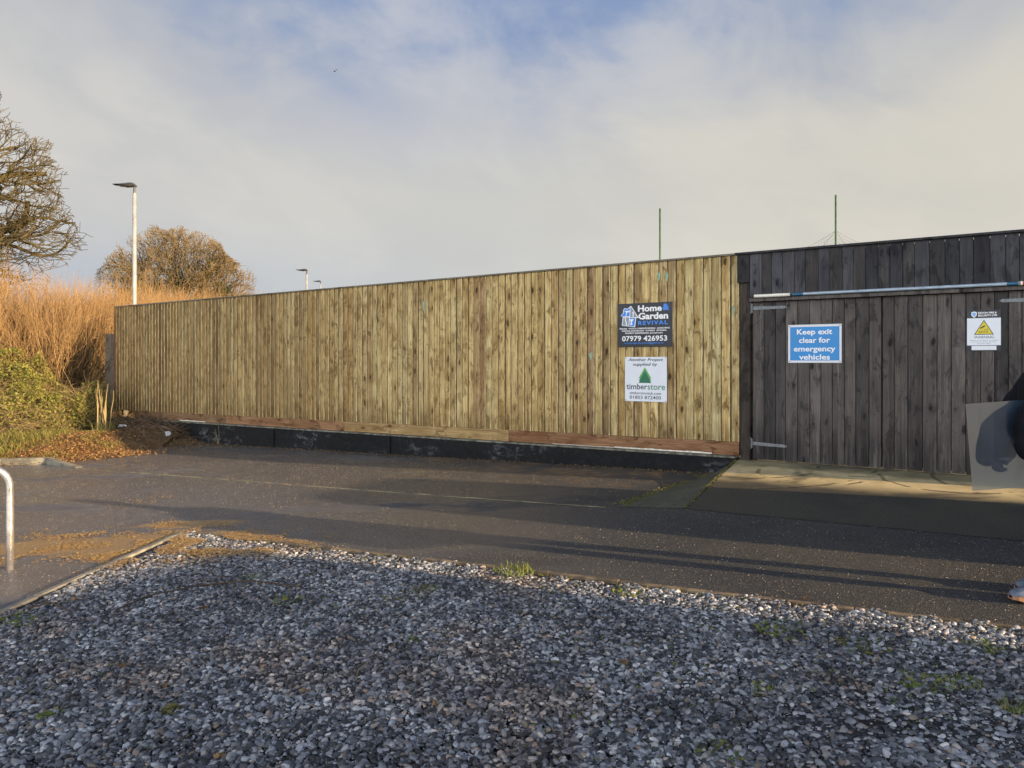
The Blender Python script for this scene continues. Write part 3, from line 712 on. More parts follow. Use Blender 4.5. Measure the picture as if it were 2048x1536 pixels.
x, z = q(1108, 692); put_text(mb, 'SECURITY LTD', x, z, w=W2 * .56, h=H2 * .045, m=1, bold=.03)
mb.build('lettering', [M['letter_dark'], M['letter_white']], o)
mb = MB(); flat(mb, [q(*p) for p in ((850, 732), (900, 690), (902, 628), (850, 612), (796, 628), (798, 690))], -.0045, 0)
flat(mb, [q(*p) for p in ((850, 715), (885, 682), (886, 640), (850, 628), (812, 640), (814, 682))], -.0051, 1); mb.build('shield_logo', [M['letter_white'], M['shield']], o)

# ------------------------------------------------------------------ lamps, poles, net, birds
def street_lamp(px, ytop, Z, label):
    k = at(px, ytop, Z)
    o = empty('street_lamp', (k.x, k.y, gz(k.x)), label=label, cat='street lamp', group='lamp posts beyond the fence')
    H = k.z - gz(k.x)
    mb = MB(); mb.tube([(0, 0, -.2), (0, 0, 1.2), (0, 0, 1.25), (0, 0, H - .28)], [.075, .075, .058, .048], 14); mb.tube([(0, 0, H - 1.0), (0, 0, H - .97)], .055, 12); mb.build('pole', M['galv'], o, smooth=True)
    mb = MB(); mb.tube([(0, 0, H - .28), (0, 0, H - .09)], .034, 10); mb.build('spigot', M['lamp_head'], o)
    prof = [(.04, .0, .06, .06), (-.03, .055, .085, .09), (-.12, .055, .11, .12), (-.25, .03, .085, .15), (-.40, .012, .045, .15), (-.55, .0, .014, .11)]
    mb = MB(); vs = []
    for (x, zt, th, wd) in prof:
        z = H - .055 + zt - x * .03
        vs += [(x, -wd * .6, z - th), (x, -wd, z - th * .4), (x, -wd * .5, z), (x, wd * .5, z), (x, wd, z - th * .4), (x, wd * .6, z - th)]
    n = len(prof); fs = [(i * 6 + k, i * 6 + (k + 1) % 6, (i + 1) * 6 + (k + 1) % 6, (i + 1) * 6 + k) for i in range(n - 1) for k in range(6)] + [(5, 4, 3, 2, 1, 0), tuple((n - 1) * 6 + k for k in range(6))]
    mb.raw(vs, fs); mb.build('lamp_head', M['lamp_head'], o)
    mb = MB(); za, zb_ = H - .108, H - .078; mb.hexa([(-.42, -.07, zb_ - .005), (-.2, -.07, za - .005), (-.2, .07, za - .005), (-.42, .07, zb_ - .005), (-.42, -.07, zb_ + .012), (-.2, -.07, za + .012), (-.2, .07, za + .012), (-.42, .07, zb_ + .012)]); mb.build('lens', M['lamp_glass'], o)
    return o
street_lamp(269, 366, 20.2, 'tall galvanised lamp post, biggest and leftmost, by the hedge')
street_lamp(613.5, 538, 38.8, 'middle-distance lamp post rising just above the pale fence')
street_lamp(641, 561, 56, 'smallest and farthest lamp post above the pale fence')
for (px, yt, Z, lab) in ((1320, 417, 25, 'plain thin green pole beyond the pale fence'), (1671.5, 390, 25, 'thin green pole with netting hung from it behind the gate')):
    k = at(px, yt, Z); mb = MB(); mb.tube([(0, 0, -.2), (0, 0, k.z - gz(k.x))], .031, 10); o = mb.build('net_pole', M['green'], smooth=True, label=lab, cat='pole'); o.location = (k.x, k.y, gz(k.x)); o['group'] = 'green poles beyond the fence'
mb = MB()
top = at(1671.5, 461, 25.05)
def rope(a, b, sag, r=.006, n=10):
    pts = []
    for i in range(n + 1):
        t = i / n; p = a.lerp(b, t); p.z -= sag * 4 * t * (1 - t); pts.append(p)
    mb.tube(pts, r, 4); return pts
Lp = [at(1500, 522, 26), at(1575, 520, 27)]; Rp = [at(1880, 520, 26), at(1800, 520, 25.2)]
r1 = rope(top, Lp[0], .25); r2 = rope(top, Rp[0], .3); r1b = rope(top, at(1560, 560, 26), .2); r2b = rope(top, at(1760, 560, 25.5), .2)
base = [at(1500, 560, 26), at(1880, 560, 26)]
for A_ in (r1, r2):
    for i in range(1, len(A_)):
        for j in range(3):
            p = A_[i].lerp(A_[i - 1], j / 3.); mb.tube([p, Vector((p.x + .1, p.y, p.z - 2.2))], .0025, 3)
    for k in range(1, 12):
        pts = [Vector((p.x, p.y, p.z - k * .12)) for p in A_]; mb.tube(pts, .0025, 3)
mb.build('netting', M['rope'], label='sagging grey netting hung from the green pole behind the gate', cat='netting')
for (px, py, rz, lab) in ((669.6, 143, .5, 'lower of two tiny dark birds flying high in the sky'), (672.3, 139.5, 1.4, 'upper of two tiny dark birds flying high in the sky')):
    mb = MB(); k = at(px, py, 110)
    mb.tube([(-.17, 0, 0), (-.10, 0, .01), (0, 0, .0), (.10, 0, .01), (.16, 0, .02), (.2, 0, .015)], [.012, .05, .065, .045, .03, .005], 8)
    for s in (-1, 1): mb.raw([(.06, 0, .03), (-.08, 0, .03), (-.10, s * .22, .10), (.02, s * .24, .11), (-.12, s * .42, .04)], [(0, 1, 2, 3), (3, 2, 4)])
    mb.poly([(-.14, .02, 0), (-.14, -.02, 0), (-.28, -.05, 0), (-.28, .05, 0)])
    o = mb.build('bird', M['bird'], label=lab, cat='bird'); o['group'] = 'birds in the sky'; o.location = k; o.rotation_euler = (.3, -.2, rz)

# ------------------------------------------------------------------ trees
def randv(r): 
    while True:
        v = Vector((r.uniform(-1, 1), r.uniform(-1, 1), r.uniform(-1, 1)))
        if .05 < v.length < 1: return v.normalized()
class Tree:
    def __init__(s, seed, seg, wob, rmin, kids, maxlvl, env, trop, ratio=(.45, .75), ang=(30, 65), rag=.22):
        s.rag = rag
        s.r = random.Random(seed); s.wood = MB(); s.twig = MB(); s.seg = seg; s.wob = wob; s.rmin = rmin; s.kids = kids; s.maxlvl = maxlvl; s.env = env; s.trop = trop; s.ratio = ratio; s.ang = ang; s.ends = []; s.nodes = []
    def grow(s, p, d, L, rad, lvl):
        r = s.r; n = max(3, int(L / s.seg[lvl])); pts = [p.copy()]; rs = [rad]; dirs = [d.copy()]
        tip = max(s.rmin, rad * .35)
        for i in range(n):
            d = d + randv(r) * s.wob[lvl] + Vector((0, 0, s.trop[lvl]))
            if lvl >= 2: d = d + (p - s.cen).normalized() * .10
            d.normalize()
            p = p + d * (L / n)
            e = s.env(p) + s.rag * mnoise.noise(p * .55) + s.rag * .5 * mnoise.noise(p * 1.6)
            if e > 1 and lvl > 0:
                break
            pts.append(p.copy()); rs.append(rad + (tip - rad) * (i + 1) / n); dirs.append(d.copy())
        if len(pts) < 2: return
        rs = [rad + (tip - rad) * i / (len(pts) - 1) for i in range(len(pts))]
        (s.wood if lvl <= s.maxlvl - 2 else s.twig).tube(pts, rs, [9, 7, 5, 3, 3, 3, 3][lvl], cap=False)
        s.nodes.append((lvl, pts))
        if lvl >= s.maxlvl: return
        nk = s.kids[lvl]
        for k in range(nk):
            t = (.3 if lvl == 0 else .15) + (1 - (.3 if lvl == 0 else .15)) * (k + r.random()) / nk
            i = min(len(pts) - 1, max(1, int(round(t * (len(pts) - 1)))))
            dd = dirs[i]; q = dd.orthogonal().normalized(); q = Matrix.Rotation(r.uniform(0, 2 * PI), 3, dd) @ q
            an = math.radians(r.uniform(*s.ang)); nd = (dd * math.cos(an) + q * math.sin(an)).normalized()
            s.grow(pts[i], nd, L * r.uniform(*s.ratio), max(s.rmin, rs[i] * r.uniform(.5, .75)), lvl + 1)
def ivy(mb, pts, n, spread, size, r):
    for _ in range(n):
        p = r.choice(pts) + randv(r) * spread * r.random(); a = randv(r); b = a.orthogonal().normalized(); c = a.cross(b); s_ = size * r.uniform(.6, 1.3)
        mb.poly([p + b * s_, p + c * s_ * .7, p - b * s_, p - c * s_ * .7])
# big oak on the left
ob = at(-232, 760, 30); ob.z = gz(ob.x)
cen = Vector((ob.x, ob.y, 7.6))
def env1(p): q = p - cen; return math.sqrt((q.x / 6.7) ** 2 + (q.y / 5.5) ** 2 + ((q.z) / (6.1 if q.z > 0 else 5.0)) ** 2)
T = Tree(5, (.5, .38, .26, .2, .16, .15), (.14, .34, .42, .38, .32, .3), .0115, (10, 5, 5, 4, 3), 5, env1, (.03, .02, .03, .05, .06, .06), (.42, .68), (28, 68)); T.cen = cen
T.grow(ob - Vector((0, 0, .2)), Vector((.04, 0, 1)), 9.5, .42, 0)
r = random.Random(77)
for (zz, dx, dz, L) in ((3.2, 1, -.04, 6.0), (3.9, .95, .0, 6.6), (4.8, 1., .08, 6.7), (5.6, .95, .16, 6.6), (6.4, .95, .25, 6.6), (7.0, .9, .38, 6.4), (7.6, .85, .55, 6.2), (8.2, .7, .8, 6.0), (5.2, .9, -.1, 6.4), (6.0, .9, .1, 6.4), (8.8, .6, 1.1, 5.2), (8.0, .8, .9, 6.4), (9.2, .35, 1.2, 4.4)):
    T.grow(ob + Vector((0, 0, zz)), Vector((dx, r.uniform(-.35, .25), dz)).normalized(), L, .26, 1)
oak = empty('oak_tree', ob, label='tall bare gnarled tree at the left edge, only its right side in view', cat='tree')
def build_tree(T, parent, base, bark, twig):
    for m in (T.wood, T.twig): m.v = [(a - base[0], b - base[1], c - base[2]) for a, b, c in m.v]
    T.wood.build('trunk', bark, parent); T.twig.build('crown', twig, parent)
build_tree(T, oak, ob, M['oak_bark'], M['oak_twig'])
# distant round tree
tb = at(352, 700, 60); tb.z = gz(tb.x); cen2 = Vector((tb.x, tb.y, 4.9))
def env2(p): q = p - cen2; return math.sqrt((q.x / 6.7) ** 2 + (q.y / 6.0) ** 2 + ((q.z) / (7.2 if q.z > 0 else 4.2)) ** 2)
T = Tree(9, (.8, .7, .5, .4, .35, .3), (.12, .22, .24, .22, .22, .22), .013, (12, 7, 6, 5, 3), 5, env2, (.03, .03, .03, .04, .05, .05), (.45, .72), (25, 62), .08); T.cen = cen2
T.grow(tb - Vector((0, 0, .2)), Vector((0, 0, 1)), 8.2, .5, 0)
for i in range(9):
    a = i * 2.4; T.grow(tb + Vector((0, 0, 2.2 + .45 * i)), Vector((math.cos(a), math.sin(a) * .6, .25 + .07 * i)).normalized(), 6.6, .2, 1)
far = empty('round_tree', tb, label='rounded bare tree with ivy in its crown, behind the tallest lamp post', cat='tree')
mbI = MB(); rr = random.Random(4)
pts = [p for lv, ps in T.nodes if lv in (0,) for p in ps if 2 < p.z < 8.5] * 4 + [p for lv, ps in T.nodes if lv in (1,) for p in ps if p.z < 7.5 and (p - tb).length < 6.5]
sel = [p for p in pts if mnoise.noise(p * .45) > -.05]
ivy(mbI, sel, 7000, .75, .10, rr)
sel = [p for lv, ps in T.nodes if lv in (1, 2) for p in ps if p.z < 7.6 and p.y < tb.y - .5 and p.x > tb.x - 4.3 and abs(p.x - tb.x) < 4.8 and mnoise.noise(p * .5 + Vector((3, 1, 0))) > .08]
ivy(mbI, sel, 9000, .6, .10, rr)
mbI.v = [(a - tb.x, b - tb.y, c - tb.z) for a, b, c in mbI.v]; mbI.build('ivy', M['ivy'], far)
build_tree(T, far, tb, M['oak_bark'], M['far_twig'])

# ------------------------------------------------------------------ hedge and brambles at the left
def twig_shrub(cx, cy, w, dpt, H, n, seed, label, mat='hedge_twig', lean=.1, thick=.0065, spread=.45, zb=0.):
    r = random.Random(seed); mb = MB(); z0 = gz(cx)
    for i in range(n):
        x = r.uniform(-w, w); y = r.uniform(-dpt, dpt); z = zb + r.random() ** 1.5 * H * .55
        h = H * r.uniform(.55, 1.0) * (1 + .14 * mnoise.noise(Vector(((cx + x) * .9, cy, 3)))) - z
        if r.random() < .05: h *= 1.12
        if h < .3: continue
        d = Vector((r.uniform(-spread, spread) + lean, r.uniform(-spread, spread), 1)).normalized(); p = Vector((x, y, z)); pts = [p.copy()]; k = 5
        for j in range(k):
            d = (d + randv(r) * .24 + Vector((0, 0, .06))).normalized(); p = p + d * h / k; pts.append(p.copy())
        t = thick * r.uniform(.6, 1.25); mb.tube(pts, [t, t * .9, t * .8, t * .65, t * .5, t * .3], 3, cap=False)
        for q in range(3):
            j = r.randrange(1, 5); p = pts[j]; d2 = (d + randv(r) * .8).normalized(); L = h * r.uniform(.12, .3)
            mb.tube([p, p + d2 * L * .5, p + (d2 + Vector((0, 0, .4))).normalized() * L], [t * .6, t * .45, t * .25], 3, cap=False)
    o = empty('hedge_shrub', (cx, cy, z0), label=label, cat='hedge', group='overgrown orange-brown hedge')
    mb.build('twigs', M[mat], o)
    # dark inner wood and scattered leaves
    mb = MB()
    for i in range(int(n * .25)):
        x = r.uniform(-w, w); y = r.uniform(-dpt * .5, dpt); p = Vector((x, y, 0)); d = Vector((r.uniform(-.6, .6), r.uniform(-.4, .4), 1)).normalized(); pts = [p.copy()]
        for j in range(5): d = (d + randv(r) * .35).normalized(); p = p + d * H * .13; pts.append(p.copy())
        mb.tube(pts, [.02, .018, .015, .012, .01, .006], 4, cap=False)
    mb.build('stems', M['dark_twig'], o)
    return o
hs = [(-14.6, 18.6, 1.5, 1.0, 4.6, 3255, 'leftmost stretch of tall orange twiggy hedge at the photo edge'),
      (-12.6, 19.6, 1.4, 1.0, 4.3, 3255, 'second stretch of orange twiggy hedge, above the leafy brambles'),
      (-11.6, 21.2, 1.3, 1.0, 4.2, 2945, 'stretch of orange twiggy hedge just left of the fence end'),
      (-12.2, 24.0, 1.6, .9, 4.6, 2325, 'stretch of orange twiggy hedge behind the tallest lamp post'),
      (-12.0, 27.8, 1.9, .9, 4.9, 2325, 'stretch of orange twiggy hedge below the ivy-clad round tree'),
      (-12.2, 32.5, 2.2, .9, 5.0, 2015, 'farthest stretch of orange twiggy hedge showing over the fence')]
for i, (x, y, w, d, H, n, lab) in enumerate(hs): twig_shrub(x, y, w, d, H, n, 100 + i, lab)
def leaf_quad(mb, p, s_, r, upb=.3):
    a = (randv(r) + Vector((0, -.3, upb))).normalized(); b = a.orthogonal().normalized(); b = Matrix.Rotation(r.uniform(0, 6.28), 3, a) @ b; c = a.cross(b)
    mb.poly([p + b * s_, p + c * s_ * .55 + b * .1 * s_, p - b * s_ * .9, p - c * s_ * .55 + b * .1 * s_])
def blob_h(x, y, blobs):
    h = 0
    for bx, by, rx, ry, H in blobs:
        q = 1 - ((x - bx) / rx) ** 2 - ((y - by) / ry) ** 2
        if q > 0: h = max(h, H * q ** .5)
    return h
def bramble(name, blobs, n, seed, label, cat='bramble', leafs=('bramble_leaf',), stems=1700, size=.032, dead=.0):
    r = random.Random(seed); bx, by = blobs[0][:2]; z0 = gz(bx)
    o = empty(name, (bx, by, z0), label=label, cat=cat)
    mbs = MB(); cnt = 0; tries = 0
    while cnt < n and tries < n * 6:
        tries += 1
        b = r.choice(blobs); x = b[0] + r.uniform(-1, 1) * b[2]; y = b[1] + r.uniform(-1, 1) * b[3]
        h = blob_h(x, y, blobs)
        if h < .03: continue
        lump = 1 + .28 * mnoise.noise(Vector((x * 1.6, y * 1.6, seed))) 
        z = h * lump * (1 - r.random() ** 2.2 * .75)
        if mnoise.noise(Vector((x * 2.6, y * 2.6, z * 2.6))) < -.12: continue
        leaf_quad(mbs, Vector((x - bx, y - by, z)), size * r.uniform(.5, 1.3), r); cnt += 1
    mbs.build('leaves', M[leafs[0]], o)
    mbs = MB()
    for i in range(stems):
        b = r.choice(blobs); x = b[0] + r.uniform(-.9, .9) * b[2]; y = b[1] + r.uniform(-.9, .9) * b[3]; h = blob_h(x, y, blobs)
        if h < .1: continue
        p = Vector((x - bx, y - by, h * r.uniform(.2, .9))); d = Vector((r.uniform(-1, 1), r.uniform(-1, .3), r.uniform(.1, 1))).normalized(); pts = [p.copy()]
        L = r.uniform(.3, 1.1)
        for j in range(5): d = (d + randv(r) * .2 + Vector((0, 0, -.22))).normalized(); p = p + d * L / 5; p.z = max(p.z, .01); pts.append(p.copy())
        t = r.uniform(.0018, .0042); mbs.tube(pts, [t, t, t * .9, t * .8, t * .6, t * .4], 3, cap=False)
    mbs.build('stems', M['dry_stem'], o)
    # earth core so that nothing shows through at the foot
    mbc = MB(); nn = 12
    for b in blobs:
        ring = []
        for j in range(5):
            ph = j / 4 * PI / 2 * .96
            ring.append([(b[0] - bx + .72 * b[2] * math.cos(ph) * math.cos(2 * PI * k / nn), b[1] - by + .72 * b[3] * math.cos(ph) * math.sin(2 * PI * k / nn), -.1 + .70 * b[4] * math.sin(ph)) for k in range(nn)])
        for j in range(4):
            for k in range(nn): mbc.poly([ring[j][k], ring[j][(k + 1) % nn], ring[j + 1][(k + 1) % nn], ring[j + 1][k]])
    mbc.build('shaded_core', M['dark_twig'], o, smooth=True)
    return o
bramble('bramble_bush', [(-12.4, 17.4, 1.9, 1.3, 2.3), (-11.4, 17.4, 1.2, 1.2, 2.0)], 17000, 41, 'tall bramble mass with green and yellow leaves under the orange hedge')
bramble('bramble_bush', [(-10.9, 16.4, 1.0, .9, 1.35), (-10.2, 16.9, .8, .8, 1.1), (-9.9, 17.6, .6, .9, 1.5)], 12000, 42, 'lower leafy bramble slope right beside the dry stalks')
bramble('bramble_bush', [(-12.2, 15.9, 1.4, .8, 1.1), (-13.6, 16.2, 1.2, .9, 1.5)], 11000, 43, 'bright green bramble patch at the left photo edge above the kerb')
bramble('dark_shrub', [(-10.6, 20.0, 1.3, .9, 2.6), (-9.7, 19.9, .8, .6, 2.0)], 6000, 44, 'shaded evergreen shrub tucked behind the fence end post', cat='shrub', leafs=('ivy',))
# rough grass and leaf litter on the verge (stuff)
def verge_h(x, y):
    t = max(0, min(1, (y - 13.75) / 1.5)); return .10 + .35 * t
mb = MB(); nx, ny = 22, 16
vx0, vx1, vy0, vy1 = -19, -7.4, 13.45, 20.5
def vh(x, y):
    edge = 13.62 + max(0, (x + 9.0)) * .95
    if x > -9.0: edge = 13.62 + (x + 9.0) * 1.35
    t = max(-.2, min(1, (y - edge) / 1.6)); base = gz(x) + (-.05 if t < 0 else .02 + .33 * t ** .8)
    return base + .03 * mnoise.noise(Vector((x * 1.7, y * 1.7, 0)))
nx, ny = 46, 28
for i in range(nx):
    for j in range(ny):
        X0 = vx0 + (vx1 - vx0) * i / nx; X1 = vx0 + (vx1 - vx0) * (i + 1) / nx; Y0 = vy0 + (vy1 - vy0) * j / ny; Y1 = vy0 + (vy1 - vy0) * (j + 1) / ny
        mb.poly([(X0, Y0, vh(X0, Y0)), (X1, Y0, vh(X1, Y0)), (X1, Y1, vh(X1, Y1)), (X0, Y1, vh(X0, Y1))])
mb.build('verge_ground', M['soil'], smooth=True, kind='structure')
r = random.Random(51); mb = MB(); mbl = MB()
for i in range(15000):
    x = r.uniform(-12.5, -8.0); y = 13.6 + r.random() ** 1.2 * 2.6
    z = vh(x, y)
    if z < gz(x) + .0: continue
    pin = G(150, 905)
    if x > -9.2 and mnoise.noise(Vector((x * 2, y * 2, 9))) < .12: continue
    h = r.uniform(.06, .22) * (1 if x < -9.4 else .6); a = r.uniform(0, 6.28); d = Vector((math.cos(a) * .5, math.sin(a) * .5 - .2, 1)); w_ = .006
    q_ = Vector((math.sin(a), -math.cos(a), 0)) * w_
    p = Vector((x, y, z - .01)); m_ = p + d * h * .6; t_ = m_ + Vector((d.x, d.y, .1)).normalized() * h * .5
    mb.raw([p - q_, p + q_, m_ + q_ * .7, m_ - q_ * .7, t_], [(0, 1, 2, 3), (3, 2, 4)])
mb.build('verge_grass', M['grass_leaf'], label='rough yellow-green grass on the verge above the kerb', cat='grass', kind='stuff')
for i in range(14000):
    # orange drift of fallen leaves at the foot of the bank, spilling on the asphalt
    c = r.choice(((-9.0, 14.0, .9, .35), (-8.5, 14.5, .8, .4), (-9.9, 14.4, .9, .5), (-8.0, 14.8, .8, .5), (-8.9, 15.6, 1.0, .8)))
    x = r.gauss(c[0], c[2] * .55); y = r.gauss(c[1], c[3] * .6)
    if y > 19.9 or x > -6: continue
    lx = FMI @ Vector((x, y, 0))
    if lx.y > -.15: continue
    z = max(vh(x, y), gz(x)) + r.uniform(.004, .05)
    leaf_quad(mbl, Vector((x, y, z)), r.uniform(.012, .032), r, 1.4)
mbl.build('fallen_leaves', M['litter'], label='drift of orange fallen leaves at the foot of the bank', cat='fallen leaves', kind='stuff')

# soil mound with brushwood at the fence end
mb = MB(); mo = Vector((-7.75, 16.0)); 
def mh(x, y):
    l = FMI @ Vector((x, y, 0)); u = -l.y; s_ = l.x
    a = max(0, 1 - ((s_ + 14.2) / 2.6) ** 2) * max(0, 1 - (u / 1.5) ** 2)
    return gz(x) - .03 + .46 * a ** .8 + .05 * mnoise.noise(Vector((x * 3, y * 3, 0))) * (a > 0)
for i in range(36):
    for j in range(16):
        cs = []
        for (di, dj) in ((0, 0), (1, 0), (1, 1), (0, 1)):
            s_ = -17.0 + 5.6 * (i + di) / 36; u = -.02 + 1.6 * (1 - (j + dj) / 16); w_ = FM @ Vector((s_, -u, 0)); cs.append((w_.x, w_.y, mh(w_.x, w_.y)))
        mb.poly(cs)
mb.build('soil_mound', M['soil'], smooth=True, kind='structure')
def local_u(x, y): l = FMI @ Vector((x, y, 0)); return l
mb = MB(); r = random.Random(61)
for i in range(2200):
    s_ = r.uniform(-16.5, -12.0); u = r.uniform(.05, 1.3); w_ = FM @ Vector((s_, -u, 0)); p = Vector((w_.x, w_.y, mh(w_.x, w_.y) + r.uniform(0, .12)))
    d = Vector((r.uniform(-1, 1), r.uniform(-1, 1), r.uniform(-.1, .35))).normalized(); L = r.uniform(.15, .6); pts = [p.copy()]
    for j in range(4): d = (d + randv(r) * .3 + Vector((0, 0, -.08))).normalized(); p = p + d * L / 4; p.z = max(p.z, mh(p.x, p.y)); pts.append(p.copy())
    t = r.uniform(.003, .008); mb.tube(pts, [t, t, t * .8, t * .6, t * .4], 3, cap=False)
mb.build('brushwood', twigmat('dead brushwood', [(.07, .05, .035), (.15, .105, .07), (.24, .18, .12)]), label='tangle of dead brushwood heaped against the left end of the fence', cat='brushwood', kind='stuff')
mb = MB()
for i in range(3800):
    s_ = r.uniform(-16.3, -9.8); u = abs(r.gauss(0.15, .55)) + .13; w_ = FM @ Vector((s_, -u, 0))
    if s_ > -12 and r.random() > math.exp(-(s_ + 12) * 1.2): continue
    z = max(mh(w_.x, w_.y), gz(w_.x)) + r.uniform(.003, .03); leaf_quad(mb, Vector((w_.x, w_.y, z)), r.uniform(.012, .03), r, 1.2)
for i in range(2600):
    s_ = r.uniform(-12, .0); u = abs(r.gauss(0, .09)) + .135; w_ = FM @ Vector((s_, -u, 0))
    if mnoise.noise(Vector((s_ * 1.3, 0, 2))) < -.15 and r.random() < .7: continue
    leaf_quad(mb, Vector((w_.x, w_.y, gz(w_.x) + r.uniform(.003, .02))), r.uniform(.006, .018), r, 1.2)
mb.build('wall_foot_litter', leafmat('brown shaded litter', [(.07, .045, .025), (.13, .085, .045), (.20, .14, .07), (.09, .08, .035)]), label='brown leaf litter piled along the foot of the wall', cat='leaf litter', kind='stuff')
# dry stalks
st = at(208, 868, 16.3); st.z = vh(st.x, st.y) if st.x < -7.4 else gz(st.x)
r = random.Random(71); mb = MB()
for i in range(15):
    p = Vector((r.uniform(-.16, .16), r.uniform(-.12, .12), 0)); H = r.uniform(.5, 1.2); d = Vector((r.uniform(-.18, .16), r.uniform(-.1, .1), 1)).normalized()
    pts = [p + d * H * j / 4 + Vector((r.uniform(-.012, .012), 0, 0)) for j in range(5)]; mb.tube(pts, [.013, .012, .010, .008, .004], 5)
mb2 = MB()
for i in range(60):
    a = r.uniform(0, 6.28); h = r.uniform(.1, .35); p = Vector((r.uniform(-.2, .2), r.uniform(-.15, .15), 0)); d = Vector((math.cos(a) * .6, math.sin(a) * .6, 1)).normalized(); q_ = Vector((math.sin(a), -math.cos(a), 0)) * .012
    mb2.raw([p - q_, p + q_, p + d * h], [(0, 1, 2)])
o = empty('dry_stalks', st, label='clump of upright pale dry stalks in front of the fence end', cat='plant'); mb.build('stalks', M['dry_stem'], o); mb2.build('leaves', M['grass_leaf'], o)
# post and red strip at the fence end
pa = F(222, 668, .1); pb = F(226, 800, .1)
mb = MB(); mb.box(-.14, .14, -.07, .07, -.4, 0, 0, .5, .5); q0 = FM @ Vector((FL - .19, -.02, 0)); 
ztop = EZ + (722 - 668) / 1500 * q0.y
o = mb.build('old_post', M['greypost'], attrs=True, label='short weathered grey post beside the left end of the fence', cat='post')
for v in o.data.vertices: v.co.z = ztop - gz(q0.x) if v.co.z > -.1 else -.3
o.location = (q0.x, q0.y, gz(q0.x)); o.rotation_euler = (0, 0, -TH)
q1 = FM @ Vector((FL - .035, .0, 0))
mb = MB(); mb.box(-.028, .028, -.012, .012, -.2, ztop - gz(q1.x)); o = mb.build('red_strip', M['red'], label='narrow faded red plastic strip upright against the fence end', cat='strip', bevel=.003); o.location = (q1.x, q1.y, gz(q1.x)); o.rotation_euler = (0, 0, -TH)
# plastic scraps
def crumple(name, px, py, Z, sx, sz, seed, label):
    r = random.Random(seed); k = at(px, py, Z); mb = MB(); n = 6; vs = []
    for j in range(n):
        for i in range(n): vs.append((sx * (i / (n - 1) - .5) + r.uniform(-.022, .022), r.uniform(-.03, .03) + .05 * (j / (n - 1)), sz * (j / (n - 1) - .5) * (1 - .5 * abs(i / (n - 1) - .4)) + r.uniform(-.018, .018)))
    mb.raw(vs, [(j * n + i, j * n + i + 1, (j + 1) * n + i + 1, (j + 1) * n + i) for j in range(n - 1) for i in range(n - 1)])
    o = mb.build(name, M['plastic'], label=label, cat='litter'); o.location = k; return o
crumple('plastic_scrap', 335, 867, 15.0, .11, .08, 1, 'white plastic scrap lying near the left end of the black wall')
crumple('plastic_scrap', 243, 851, 16.4, .15, .05, 2, 'flat white plastic scrap in the brushwood by the dry stalks')
# thin saplings by the wall
def sapling(px, py, Z, H, seed, label):
    r = random.Random(seed); g0 = G(px, py); mb = MB()
    for i in range(5):
        p = Vector((0, 0, 0)); d = Vector((r.uniform(-.7, .5), r.uniform(-.2, .2), 1)).normalized(); L = H * r.uniform(.4, 1); pts = [p.copy()]
        for j in range(6): d = (d + randv(r) * .18).normalized(); p = p + d * L / 6; pts.append(p.copy())
        mb.tube(pts, [.005, .0045, .004, .0035, .003, .002, .0015], 4)
    o = mb.build('bare_sapling', M['dry_stem'], label=label, cat='sapling'); o.location = g0; return o
sapling(437, 889, 0, .62, 5, 'thin bare sapling growing at the foot of the black wall')

# kerb on the left
kb = G(0, 932); kp = [Vector((-19, kb.y + .05, 0)), Vector((kb.x, kb.y + .02, 0)), Vector((G(76, 932).x, kb.y, 0)), Vector((G(150, 936).x, G(150, 936).y, 0)), ]
kh = [.125, .125, .12, .012]
mb = MB()
for i in range(3):
    a, b = kp[i], kp[i + 1]; d = (b - a).normalized(); q_ = Vector((-d.y, d.x, 0)) * .125
    A = lambda p, z: Vector((p.x, p.y, gz(p.x) + z))
    mb.hexa([A(a, -.1), A(b, -.1), A(b + q_, -.1), A(a + q_, -.1), A(a + Vector((0, .01, 0)), kh[i]), A(b + Vector((0, .01, 0)), kh[i + 1]), A(b + q_, kh[i] if i == 1 and False else kh[i + 1] + .002), A(a + q_, kh[i] + .002)])
mb.build('kerb', M['kerb'], kind='structure', bevel=.012)

# ------------------------------------------------------------------ cycle hoop
hb = G(20, 1139)
def hooppts():
    pts = [Vector((0, 0, -.1)), Vector((0, 0, .35))]; R = .17; H = at(20, 940, hb.y).z - hb.z + .03
    Wd = .72
    for i in range(9): a = PI / 2 * i / 8; pts.append(Vector((-R + R * math.cos(a), 0, H - R + R * math.sin(a))))
    for i in range(9): a = PI / 2 + PI / 2 * i / 8; pts.append(Vector((-Wd + R + R * math.cos(a), 0, H - R + R * math.sin(a))))
    pts += [Vector((-Wd, 0, .35)), Vector((-Wd, 0, -.1))]; return pts
mb = MB(); mb.tube(hooppts(), .0285, 20); o = mb.build('cycle_hoop', M['steel'], smooth=True, label='shiny bent steel cycle hoop at the left photo edge', cat='cycle stand'); o.location = hb; o.rotation_euler = (0, 0, .5)

